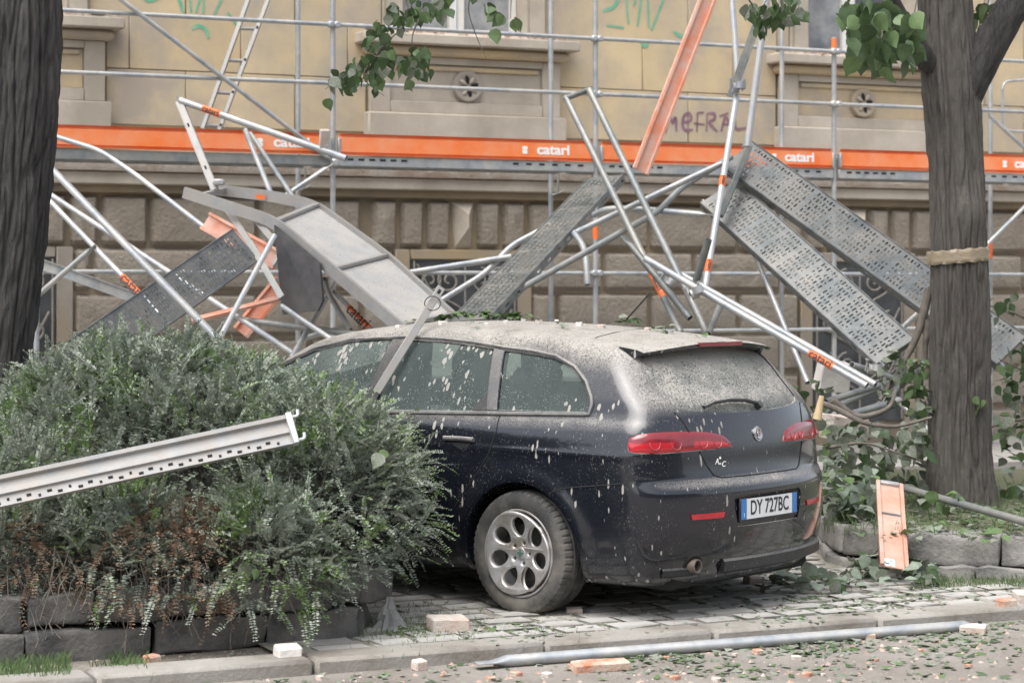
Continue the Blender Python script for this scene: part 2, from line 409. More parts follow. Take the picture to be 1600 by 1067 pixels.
# rusticated base: bevelled rough blocks
def rust_block(u0, u1, z0, z1, top_in=0.0, bot_in=0.0, prot=.09, name='rusticated_block', m=None, rough=True):
    nx = max(3, int((u1-u0)/.09)); nz = max(3, int((z1-z0)/.09)); vs = []; fs = []; mg = .045
    for j in range(nz+3):
        for i in range(nx+3):
            fi = 0 if i == 0 else 1 if i == nx+2 else (mg+(u1-u0-2*mg)*(i-1)/nx)/(u1-u0)
            fj = 0 if j == 0 else 1 if j == nz+2 else (mg+(z1-z0-2*mg)*(j-1)/nz)/(z1-z0)
            edge = i in (0, nx+2) or j in (0, nz+2)
            rim = i in (1, nx+1) or j in (1, nz+1)
            l = u0+(bot_in*(1-fj)+top_in*fj); r = u1-(bot_in*(1-fj)+top_in*fj)
            u = l+(r-l)*fi; z = z0+(z1-z0)*fj
            d = .0 if edge else prot*.72 if rim else prot*(.85+(.30*noise3((u*13, z*13, 3), 1)+.2*noise3((u*5, z*5, 7), 1) if rough else .1))
            vs.append(S(u, VF+.05-d-(.002 if not edge else -.01), z))
    w_ = nx+3
    for j in range(nz+2):
        for i in range(nx+2): fs.append((j*w_+i, j*w_+i+1, (j+1)*w_+i+1, (j+1)*w_+i))
    return MB().add(vs, fs).build(name, m or M_['rust'], BLD, 30)
zr = [.0, .41, .83, 1.25, 1.67, 2.085, 2.565]
for k in range(6):
    u = U0+(.52 if k % 2 else 0)+.09
    while u < U1:
        a, b_ = u, u+1.03; spans = [(a, b_)]
        for c in CEN:
            h = .97 if k == 5 else .72
            ns = []
            for s0, s1 in spans:
                if s1 <= c-h or s0 >= c+h: ns.append((s0, s1)); continue
                if s0 < c-h: ns.append((s0, c-h))
                if s1 > c+h: ns.append((c+h, s1))
            spans = ns
        for s0, s1 in spans:
            if s1-s0 > .12: rust_block(s0+.008, s1-.008, zr[k]+.01, zr[k+1]-.01)
        u += 1.03
M_['glass_b'] = mat('dusty_window_glass', (.10, .115, .13), (.20, .215, .23), rough=.35, nscale=5, c3=(.34, .35, .35), c3_scale=2, c3_amt=.4)
M_['glass_d'] = mat('dark_window_glass', (.05, .055, .06), (.10, .105, .11), rough=.3, nscale=3)
M_['frame_w'] = mat('white_window_frame', (.62, .61, .58), (.70, .69, .66), rough=.6, nscale=6)
M_['iron'] = mat('wrought_iron', (.20, .185, .165), (.29, .27, .24), rough=.7, nscale=20)
M_['rubble'] = mat('plaster_rubble', (.42, .36, .31), (.58, .53, .47), rough=.95, nscale=14, bump=.9, bscale=50, c3=(.42, .24, .17), c3_scale=9, c3_amt=.4, bdist=.02)
def spiral(c, r0, turns, a0, sgn, n=26):
    pts = []
    for i in range(n+1):
        t = i/n; a = a0+sgn*t*turns*2*math.pi; r = r0*(1-.82*t)
        pts.append((c[0]+r*math.cos(a), c[1]+r*math.sin(a)))
    return pts
for ci, c in enumerate(CEN):
    # basement window: smooth surround, dark opening with scroll grille, flat arch with keystone
    for s0, s1 in ((c-.72, c-.565), (c+.565, c+.72)):
        fbox(s0+.004, s1-.004, 0, 2.08, VF-.005, VF+.10, .008).build('window_surround', M_['smooth_st'], BLD)
    fbox(c-.56, c+.56, 1.985, 2.08, VF-.004, VF+.10, .008).build('window_lintel', M_['smooth_st'], BLD)
    fbox(c-.565, c+.565, .3, 1.985, VF+.02, VF+.048).build('basement_pane', M_['glass_d'], BLD)
    wd = [.29, .275, .275, .25, .275, .275, .29]; u = c-sum(wd)/2
    for i, d in enumerate(wd):
        o = 3-i
        if i == 3:
            # pyramid keystone
            a0, a1 = u+.008, u+d-.008; z0, z1 = 2.095, 2.555; vv_ = VF+.05
            vs = [S(a0+.03, vv_, z0), S(a1-.03, vv_, z0), S(a1, vv_, z1), S(a0, vv_, z1), S((a0+a1)/2, vv_-.17, z0+.20), S((a0+a1)/2, vv_-.17, z1-.14)]
            MB().add(vs, [(0, 1, 4), (1, 2, 5, 4), (2, 3, 5), (3, 0, 4, 5)]).build('keystone', M_['trim'], BLD, 0)
        else: rust_block(u+.008, u+d-.008, 2.095, 2.555, bot_in=.012, prot=.10, name='voussoir')
        u += d
    gr = MB()
    for k, zc_ in enumerate((1.72, 1.28, .84)):
        for sx in (-1, 1):
            for q in (-1, 1):
                pts = spiral((c+sx*.27+q*.10, zc_+.06), .13, 1.5, math.pi/2 if q < 0 else math.pi/2, q)
                gr.tube([S(p[0], VF-.02, p[1]) for p in pts], .011, 6, hollow=False, bend=False)
            gr.tube([S(c+sx*.5, VF-.02, zc_+.22), S(c+sx*.36, VF-.02, zc_-.05), S(c+sx*.1, VF-.02, zc_-.17), S(c+sx*.03, VF-.02, zc_-.22)], .011, 6, hollow=False)
    for du in (-.53, 0, .53): gr.tube([S(c+du, VF-.018, .32), S(c+du, VF-.018, 1.97)], .010, 6, hollow=False)
    gr.build('scroll_grille', M_['iron'], BLD)
    # apron under the upper window
    fbox(c-1.04, c+1.04, 3.05, 3.385, VF-.14, VF+.02, .015).build('apron_plinth', M_['trim'], BLD)
    ap = MB()
    fbox(c-.99, c-.80, 3.387, 3.93, VF-.09, VF+.02, .006, ap); fbox(c+.80, c+.99, 3.387, 3.93, VF-.09, VF+.02, .006, ap)
    fbox(c-.798, c+.798, 3.387, 3.50, VF-.09, VF+.02, .006, ap); fbox(c-.798, c+.798, 3.86, 3.93, VF-.09, VF+.02, .006, ap)
    ap.build('apron_frame', M_['trim'], BLD)
    fbox(c-.796, c+.796, 3.502, 3.858, VF-.05, VF+.02, .004).build('apron_panel', M_['ochre2'] if ci in (1, 3) else M_['trim'], BLD)
    fbox(c-.76, c+.76, 3.80, 3.845, VF-.075, VF-.045, .008).build('panel_moulding', M_['ochre2'], BLD)
    # rosette boss
    rz = MB(); cm = Matrix.Translation(S(c, VF-.055, 3.66)) @ Matrix.Rotation(TH, 4, 'Z') @ Matrix.Rotation(math.pi/2, 4, 'X')
    rz.lathe([(.155, .0), (.155, .03), (.145, .05), (.12, .055), (.10, .045), (.0, .045)], 28, cm)
    rz.build('rosette', M_['smooth_st'], BLD)
    for k in range(8):
        a = k*math.pi/4+.2
        rl = MB(); q = cm @ Matrix.Rotation(a, 4, 'Z') @ Matrix.Translation((.066, 0, .05)) @ Matrix.Diagonal((1.0, .5, .35, 1))
        bm = bmesh.new(); bmesh.ops.create_icosphere(bm, subdivisions=2, radius=.042)
        vs = [q @ v.co for v in bm.verts]; bm.verts.index_update(); rl.add(vs, [[v.index for v in f.verts] for f in bm.faces]); bm.free()
        o = rl.build('rosette_petal', M_['trim'] if k % 2 else M_['dark'], BLD)
    # sill cornice
    fbox(c-1.13, c+1.13, 4.03, 4.13, VF-.26, VF+.02, .012).build('window_sill', M_['trim'], BLD)
    fbox(c-1.06, c+1.06, 3.932, 4.028, VF-.17, VF+.02, .03).build('sill_moulding', M_['ochre2'], BLD)
    # window
    fr = empty('window', S(c, VF+.2, 4.2)); fr.parent = BLD; fr.matrix_parent_inverse = parent_inv(BLD)
    for s in (-1, 1):
        fbox(c+s*.75-.10, c+s*.75+.10, 4.14, 6.28, VF-.07, VF+.30, .02).build('window_surround', M_['trim'], BLD)
    f1 = MB()
    for du in (-.61, -.05, .05, .61): fbox(c+du-.035, c+du+.035, 4.19, 6.28, VF+.20, VF+.26, .006, f1)
    f1.build('frame', M_['frame_w'], fr)
    fbox(c-.575, c-.085, 4.19, 6.28, VF+.235, VF+.245).build('pane', M_['glass_b'], fr)
    fbox(c+.085, c+.575, 4.19, 6.28, VF+.235, VF+.245).build('pane', M_['glass_d'] if ci != 2 else M_['glass_b'], fr)
    fbox(c-.66, c+.66, 4.14, 4.19, VF-.05, VF+.30).build('window_board', M_['trim'], BLD)
    # rubble lying on the sill
    for k in range(26):
        s = random.uniform(.02, .06); du = random.uniform(-1.05, 1.05)
        bm = rough_block(s*1.6, s, s*1.2, s*.25, k+ci*40, 1)
        me = bmesh_mesh(bm, 'rubble_piece', M_['rubble'], 30)
        o = link('rubble_piece', me, BLD); o.matrix_basis = Matrix.Translation(S(c+du, VF-.13+random.uniform(-.1, .1), 4.13+s*.45)) @ Matrix.Rotation(random.uniform(0, 6), 4, 'Z')
    rp_ = MB()
    n = 30
    vs = []; fs = []
    for i in range(n+1):
        u = c-.62+1.24*i/n; h = .05+.07*abs(noise3((u*4, 2, ci), 1))+.03*noise3((u*14, 5, ci), 1)
        for v, z in ((VF-.14, 4.131), (VF-.09, 4.13+h*.7), (VF+.02, 4.13+h), (VF+.19, 4.13+h*.9)): vs.append(S(u, v, z))
    for i in range(n):
        for k in range(3): fs.append((i*4+k, (i+1)*4+k, (i+1)*4+k+1, i*4+k+1))
    o = rp_.add(vs, fs).build('sill_debris', M_['rubble'], BLD, 25); tag(o, kind='stuff')
# graffiti: sprayed strokes lying just off the plaster
M_['g_green'] = mat('green_spray', (.10, .36, .22), (.22, .42, .28), rough=.8, nscale=9)
M_['g_purple'] = mat('purple_spray', (.17, .085, .12), (.27, .17, .19), rough=.8, nscale=9)
def stroke(name, pts, wpx, m, parent):
    q = [PV(p[0], p[1], VF-.004) for p in pts]; q = smooth_path(q, 4, .12) if len(q) > 2 else q
    vs = []; fs = []; n = len(q); upv = Vector((0, 0, 1)); al = Vector((CT, ST, 0)); nn = Vector((ST, -CT, 0))
    for i in range(n):
        d = (q[min(i+1, n-1)]-q[max(i-1, 0)]).normalized(); sd_ = d.cross(nn).normalized(); h = wpx/2*q[i].y/FPX*(1.0 if 0 < i < n-1 else .6)
        vs += [q[i]+sd_*h, q[i]-sd_*h]
    for i in range(n-1): fs.append((2*i, 2*i+1, 2*i+3, 2*i+2))
    return MB().add(vs, fs).build(name, m, parent, 0)
tagm = [[(1040, 208), (1046, 178), (1051, 195), (1056, 180), (1057, 206)], [(1068, 192), (1081, 188), (1078, 176), (1068, 181), (1066, 196), (1070, 205), (1083, 203)],
        [(1090, 176), (1089, 206)], [(1090, 177), (1100, 176)], [(1084, 193), (1101, 195)], [(1105, 178), (1104, 206)], [(1105, 178), (1117, 177), (1117, 187), (1106, 191), (1121, 206)],
        [(1127, 206), (1134, 177), (1142, 206)], [(1124, 182), (1138, 177)], [(1129, 195), (1141, 194)], [(1148, 178), (1148, 204), (1166, 200)]]
for st in tagm: stroke('graffiti_stroke', st, 5, M_['g_purple'], BLD)
gg = [[(222, -6), (232, 3), (246, -2), (250, -12)], [(276, -10), (283, 8), (286, 20)], [(296, -10), (299, 20)], [(306, 20), (316, -12)], [(318, -12), (318, 22)], [(334, 24), (352, -12)], [(300, 46), (310, 40), (322, 46), (326, 60)], [(356, 20), (372, 44)],
      [(942, 18), (960, 12), (968, -5)], [(978, -8), (982, 38)], [(996, -10), (990, 10)], [(1003, -8), (996, 42)], [(1012, -6), (1014, 44)], [(1040, -8), (1018, 48)], [(948, 40), (975, 44)], [(1000, 62), (1008, 76), (1014, 62)], [(1052, 50), (1066, 58), (1078, 58)]]
for st in gg: stroke('graffiti_stroke', st, 6, M_['g_green'], BLD)

# ================================================================== unseen house row, added behind the camera to darken low light and reflections
OB = empty('added_opposite_house', S(4, -21, 0)); tag(OB, 'unseen grey house row added across the street to darken low light', 'building')
M_['obw'] = mat('grey_render', (.20, .19, .175), (.27, .26, .24), rough=.9, nscale=1.0)
MB().box((4, -23, 5.0), (70, 4, 10), SM).build('wall', M_['obw'], OB, 0)
MB().box((4, -23, 10.6), (70.6, 5, 1.2), SM).build('roof', M_['rust'], OB, 0)
wm = MB().box((0, 0, 0), (1.3, .12, 2.0), SM, .03).mesh('win', 0, M_['glass_d'])
for fl in range(3):
    for k in range(14):
        o = link('window', wm, OB); o.matrix_basis = Matrix.Translation(S(-24+k*4.2, -20.97, 2.2+fl*3.1))
# ================================================================== car
CAR_O = Vector((.616, 11.73, 0)); PH = math.radians(50)
FW = Vector((-math.sin(PH), math.cos(PH), 0)); LF = Vector((-math.cos(PH), -math.sin(PH), 0))   # forward, left
CM = Matrix(((FW.x, LF.x, 0, CAR_O.x), (FW.y, LF.y, 0, CAR_O.y), (0, 0, 1, 0), (0, 0, 0, 1))); CMI = CM.inverted()
def pchip(xs, ys):
    xs = np.array(xs, float); ys = np.array(ys, float); h = np.diff(xs); d = np.diff(ys)/h; m = np.zeros(len(xs))
    for i in range(1, len(xs)-1):
        if d[i-1]*d[i] > 0:
            w1 = 2*h[i]+h[i-1]; w2 = h[i]+2*h[i-1]; m[i] = (w1+w2)/(w1/d[i-1]+w2/d[i])
    m[0] = d[0]; m[-1] = d[-1]
    def f(x):
        x = np.clip(x, xs[0], xs[-1]); i = np.clip(np.searchsorted(xs, x)-1, 0, len(xs)-2)
        t = (x-xs[i])/h[i]; t2 = t*t; t3 = t2*t
        return (2*t3-3*t2+1)*ys[i]+(t3-2*t2+t)*h[i]*m[i]+(-2*t3+3*t2)*ys[i+1]+(t3-t2)*h[i]*m[i+1]
    return f
fT = pchip([-1.2, -.62, -.2, .3, .9, 1.35, 1.72, 2.05, 2.5, 2.75, 3.2, 3.55, 3.8], [1.385, 1.425, 1.47, 1.505, 1.52, 1.505, 1.455, 1.31, 1.08, 1.0, .91, .80, .64])
fW = pchip([.1, .2, .32, .5, .70, .88, .955, 1.01, 1.04, 1.14, 1.29, 1.41, 1.52], [.76, .83, .875, .903, .912, .905, .892, .868, .848, .805, .732, .665, .60])
fPl = pchip([-1.05, -.9, -.7, -.4, 0, .5, 2.6, 3.1, 3.45, 3.75], [.865, .90, .935, .968, .992, 1, 1, .975, .92, .82])
fXr = pchip([.15, .26, .36, .55, .66, .70, .735, .76, .90, 1.03, 1.08, 1.22, 1.435, 1.56], [-.86, -.915, -.955, -.975, -.972, -.958, -.925, -.915, -.895, -.862, -.842, -.72, -.535, -.40])
fXf = pchip([.15, .3, .5, .65, .8, .95], [3.52, 3.63, 3.68, 3.67, 3.58, 3.3])
def smax(a, b, k):
    h = np.maximum(k-np.abs(a-b), 0)/k; return np.maximum(a, b)+h*h*k*.25
def car_f(x, y, z):
    ay = np.abs(y)
    flare = 0
    for cx in (0.0, 2.70):
        r = np.sqrt((x-cx)**2+(z-.325)**2); flare = flare+.016*np.exp(-((r-.40)/.055)**2)
    crease = .006*np.exp(-((z-.86)/.02)**2)
    side = ay-(fW(z)*fPl(x)+flare+crease)
    crown = np.where(z > 1.08, .10, .07)
    top = (z-(fT(x)-crown*ay**2))*.9
    cv = np.interp(z, [.2, .7, .76, 1.0, 1.4], [.20, .20, .17, .16, .20])
    rear = (fXr(z)+cv*(ay/.85)**2.4-x)*.85
    front = (x-(fXf(z)-.42*(ay/.85)**2.6))*.85
    bot = .185-z
    f = smax(side, top, np.where(z > 1.1, .11, .10))
    f = smax(f, rear, .085); f = smax(f, front, .12); f = smax(f, bot, .08)
    return f
def car_n(p):
    e = 1e-3; x, y, z = p
    g = np.array([car_f(np.array(x+e), np.array(y), np.array(z))-car_f(np.array(x-e), np.array(y), np.array(z)),
                  car_f(np.array(x), np.array(y+e), np.array(z))-car_f(np.array(x), np.array(y-e), np.array(z)),
                  car_f(np.array(x), np.array(y), np.array(z+e))-car_f(np.array(x), np.array(y), np.array(z-e))]).ravel()
    return Vector(g/np.linalg.norm(g))
def hit(px, py):
    """pixel -> point of the car's skin, in car coordinates"""
    o = CMI @ Vector((0, 0, CAMZ)); d = (CMI.to_3x3() @ P(px, py, 1.0) - CMI.to_3x3() @ Vector((0, 0, CAMZ)))
    t = np.linspace(9, 16, 1800); q = np.array(o)[None]+t[:, None]*np.array(d)[None]
    v = car_f(q[:, 0], q[:, 1], q[:, 2]); i = int(np.argmax(v < 0))
    if v[i] >= 0: i = int(np.argmin(v)); return Vector(q[i])
    a, b = t[i-1], t[i]
    for _ in range(25):
        m_ = (a+b)/2; qq = np.array(o)+m_*np.array(d)
        if car_f(qq[0:1], qq[1:2], qq[2:3])[0] < 0: b = m_
        else: a = m_
    return Vector(np.array(o)+b*np.array(d))
def proj_side(x, z, sgn=1):
    """skin point with given x, z on the left (sgn 1) or right side"""
    a, b = 0.3, 1.05
    for _ in range(30):
        m_ = (a+b)/2
        if car_f(np.array([x]), np.array([m_]), np.array([z]))[0] < 0: a = m_
        else: b = m_
    return Vector((x, sgn*a, z))
def proj_rear(y, z):
    a, b = -.2, -1.15
    for _ in range(30):
        m_ = (a+b)/2
        if car_f(np.array([m_]), np.array([y]), np.array([z]))[0] < 0: a = m_
        else: b = m_
    return Vector((a, y, z))
def proj_arr(A, Z, axis, sgn=1):
    A = np.asarray(A, float); Z = np.asarray(Z, float)
    a = np.full(len(A), .3 if axis == 'y' else -.2); b = np.full(len(A), 1.05 if axis == 'y' else -1.15)
    for _ in range(30):
        m_ = (a+b)/2; ins = (car_f(A, m_, Z) if axis == 'y' else car_f(m_, A, Z)) < 0
        a = np.where(ins, m_, a); b = np.where(ins, b, m_)
    q = np.stack([A, sgn*a, Z], 1) if axis == 'y' else np.stack([a, A, Z], 1)
    g = np.stack([car_f(q[:, 0]+1e-3, q[:, 1], q[:, 2])-car_f(q[:, 0]-1e-3, q[:, 1], q[:, 2]), car_f(q[:, 0], q[:, 1]+1e-3, q[:, 2])-car_f(q[:, 0], q[:, 1]-1e-3, q[:, 2]),
                  car_f(q[:, 0], q[:, 1], q[:, 2]+1e-3)-car_f(q[:, 0], q[:, 1], q[:, 2]-1e-3)], 1)
    return q, g/np.linalg.norm(g, axis=1, keepdims=True)
def skin(inset, cell, lo=None):
    """closed quad surface of car_f = -inset"""
    x0, x1, y1, z0, z1 = -1.05, 3.78, .97, .1, 1.5
    nx = int((x1-x0)/cell); ny = int(2*y1/cell); nz = int((z1-z0)/cell)
    idx = {}; V = []; Fc = []
    def vid(i, j, k):
        key = (i, j, k)
        if key not in idx: idx[key] = len(V); V.append((x0+(x1-x0)*i/nx, -y1+2*y1*j/ny, z0+(z1-z0)*k/nz))
        return idx[key]
    for i in range(nx):
        for j in range(ny):
            Fc.append((vid(i, j, 0), vid(i, j+1, 0), vid(i+1, j+1, 0), vid(i+1, j, 0)))
            Fc.append((vid(i, j, nz), vid(i+1, j, nz), vid(i+1, j+1, nz), vid(i, j+1, nz)))
        for k in range(nz):
            Fc.append((vid(i, 0, k), vid(i+1, 0, k), vid(i+1, 0, k+1), vid(i, 0, k+1)))
            Fc.append((vid(i, ny, k), vid(i, ny, k+1), vid(i+1, ny, k+1), vid(i+1, ny, k)))
    for j in range(ny):
        for k in range(nz):
            Fc.append((vid(0, j, k), vid(0, j, k+1), vid(0, j+1, k+1), vid(0, j+1, k)))
            Fc.append((vid(nx, j, k), vid(nx, j+1, k), vid(nx, j+1, k+1), vid(nx, j, k+1)))
    V = np.array(V); O = np.stack([np.clip(V[:, 0], -.25, 2.9), np.clip(V[:, 1], -.35, .35), np.full(len(V), .66)], 1)
    O[:, 2] = np.clip(V[:, 2], .45, .72)
    D = V-O; a = np.zeros(len(V)); b = np.full(len(V), 1.4)
    def fun(q):
        f = car_f(q[:, 0], q[:, 1], q[:, 2])+inset
        if lo is not None: f = np.maximum(f, np.maximum(lo-q[:, 2], np.maximum(-.66-q[:, 0], q[:, 0]-2.25)))
        return f
    if lo is not None: O[:, 2] = np.clip(V[:, 2], lo+.12, lo+.2); O[:, 0] = np.clip(V[:, 0], -.3, 1.6); D = V-O; b[:] = 1.6
    for _ in range(28):
        m_ = (a+b)/2; q = O+D*m_[:, None]; ins = fun(q) < 0
        a = np.where(ins, m_, a); b = np.where(ins, b, m_)
    return O+D*a[:, None], Fc
def to_obj(name, V, Fc):
    me = bpy.data.meshes.new(name); me.from_pydata([tuple(v) for v in V], [], Fc); me.update()
    o = bpy.data.objects.new(name, me); COL.objects.link(o); return o
def boolean(o, cutter, op='DIFFERENCE', solver='FAST'):
    m = o.modifiers.new('b', 'BOOLEAN'); m.operation = op; m.object = cutter; m.solver = solver
    dg = bpy.context.evaluated_depsgraph_get(); dg.update()
    me = bpy.data.meshes.new_from_object(o.evaluated_get(dg)); o.modifiers.clear(); old = o.data; o.data = me; bpy.data.meshes.remove(old)
def kill(o):
    me = o.data; bpy.data.objects.remove(o); bpy.data.meshes.remove(me)

# ---- window outlines
def hs(pts): return [(lambda q: (q.x, q.z))(hit(*p)) for p in pts]
def bz(x): return 1.062-.030*x
rearq = hs([(789, 548), (830, 553), (868, 561), (895, 575), (912, 598), (920, 622), (921, 633)])
rearq = [(x, z) for x, z in rearq]+[(rearq[-1][0]+.02, bz(-.3)), (hs([(789, 600)])[0][0], bz(0))]
rdoor = hs([(634, 531), (690, 534), (735, 539), (772, 545)])
xc = hs([(771, 600)])[0][0]; xb = rdoor[0][0]
rdoor = rdoor+[(xc, bz(xc)), (xb+.06, bz(xb))]
fdoor = [(xb+.10, rdoor[0][1]), (xb+.16, bz(xb)), (2.36, bz(2.36)), (2.24, 1.085), (1.98, 1.235), (1.72, 1.345), (1.46, 1.40)]
fdoor[0] = (xb+.10, min(rdoor[0][1]+.006, 1.43))
def rhs(pts): return [(lambda q: (q.y, q.z))(hit(*p)) for p in pts]
rgl = rhs([(1002, 566), (1010, 583), (1024, 602), (1040, 620), (1052, 633), (1062, 639), (1080, 642), (1110, 644), (1145, 644)])
rglass = [(0, 1.395), (.30, 1.388), (.47, 1.37), (rgl[0][0]-.03, 1.35)]+[p for p in rgl if p[0] > .05]; rglass += [(0, rglass[-1][1])]
rglass = rglass+[(-y, z) for y, z in rglass[-2:0:-1]]
wsh = [(.0, 1.43), (.45, 1.42), (.55, 1.385), (.70, 1.15), (.66, 1.12), (.3, 1.10), (0, 1.095)]; wsh = wsh+[(-y, z) for y, z in wsh[-2:0:-1]]
def poly_cut(pts, axis, a, b):
    mb = MB()
    if axis == 'y': q = [(x, a, z) for x, z in pts]; off = (0, b-a, 0)
    else: q = [(a, y, z) for y, z in pts]; off = (b-a, 0, 0)
    mb.prism(q, off); o = to_obj('cut', mb.v, mb.f)
    bm = bmesh.new(); bm.from_mesh(o.data); bmesh.ops.recalc_face_normals(bm, faces=bm.faces[:]); bm.to_mesh(o.data); bm.free(); return o
Vo, Fo = skin(0.0, .026); Vi, Fi = skin(.045, .06, lo=.82)
body = to_obj('body', list(Vo)+list(Vi), Fo+[tuple(len(Vo)+i for i in f)[::-1] for f in Fi])
cuts = []
for poly in (rearq, rdoor, fdoor):
    for s in (1, -1): cuts.append(poly_cut(poly, 'y', s*.42, s*1.2))
cuts.append(poly_cut(rglass, 'x', -1.3, -.40)); cuts.append(poly_cut(wsh, 'x', 1.55, 3.2))
for cx in (0.0, 2.70):
    for s in (1, -1):
        mb = MB(); mb.lathe([(0, 0), (.372, 0), (.372, .55), (0, .55)], 64, Matrix.Translation((cx, s*.60, .325)) @ Matrix.Rotation(-s*math.pi/2, 4, 'X'))
        o = to_obj('cut', mb.v, mb.f); bm = bmesh.new(); bm.from_mesh(o.data); bmesh.ops.remove_doubles(bm, verts=bm.verts[:], dist=1e-5); bmesh.ops.recalc_face_normals(bm, faces=bm.faces[:]); bm.to_mesh(o.data); bm.free(); cuts.append(o)
mb = MB(); pc = [(-.285, .480), (.285, .480), (.325, .615), (.30, .640), (-.30, .640), (-.325, .615)]   # number plate recess
cuts.append(poly_cut(pc, 'x', -1.2, -.945))
bm = bmesh.new()
for c in cuts: bm.from_mesh(c.data)
jm = bpy.data.meshes.new('cutj'); bm.to_mesh(jm); bm.free(); jo = bpy.data.objects.new('cutj', jm); COL.objects.link(jo)
boolean(body, jo); kill(jo)
for c in cuts: kill(c)
# custom normals from the smooth field
me = body.data; nv = len(me.vertices); co = np.empty(nv*3); me.vertices.foreach_get('co', co); co = co.reshape(-1, 3)
e = 2e-3
def grad(q):
    g = np.stack([car_f(q[:, 0]+e, q[:, 1], q[:, 2])-car_f(q[:, 0]-e, q[:, 1], q[:, 2]), car_f(q[:, 0], q[:, 1]+e, q[:, 2])-car_f(q[:, 0], q[:, 1]-e, q[:, 2]),
                  car_f(q[:, 0], q[:, 1], q[:, 2]+e)-car_f(q[:, 0], q[:, 1], q[:, 2]-e)], 1)
    return g/np.maximum(np.linalg.norm(g, axis=1, keepdims=True), 1e-9)
gn = grad(co); onskin = np.abs(car_f(co[:, 0], co[:, 1], co[:, 2])) < .004
me.polygons.foreach_set('use_smooth', [True]*len(me.polygons))
ln = np.zeros((len(me.loops), 3)); vi = np.empty(len(me.loops), np.int32); me.loops.foreach_get('vertex_index', vi)
for p in me.polygons:
    pn = np.array(p.normal)
    for li in range(p.loop_start, p.loop_start+p.loop_total):
        v = vi[li]; ln[li] = gn[v] if (onskin[v] and gn[v] @ pn > .55) else pn
me.normals_split_custom_set(ln.tolist())

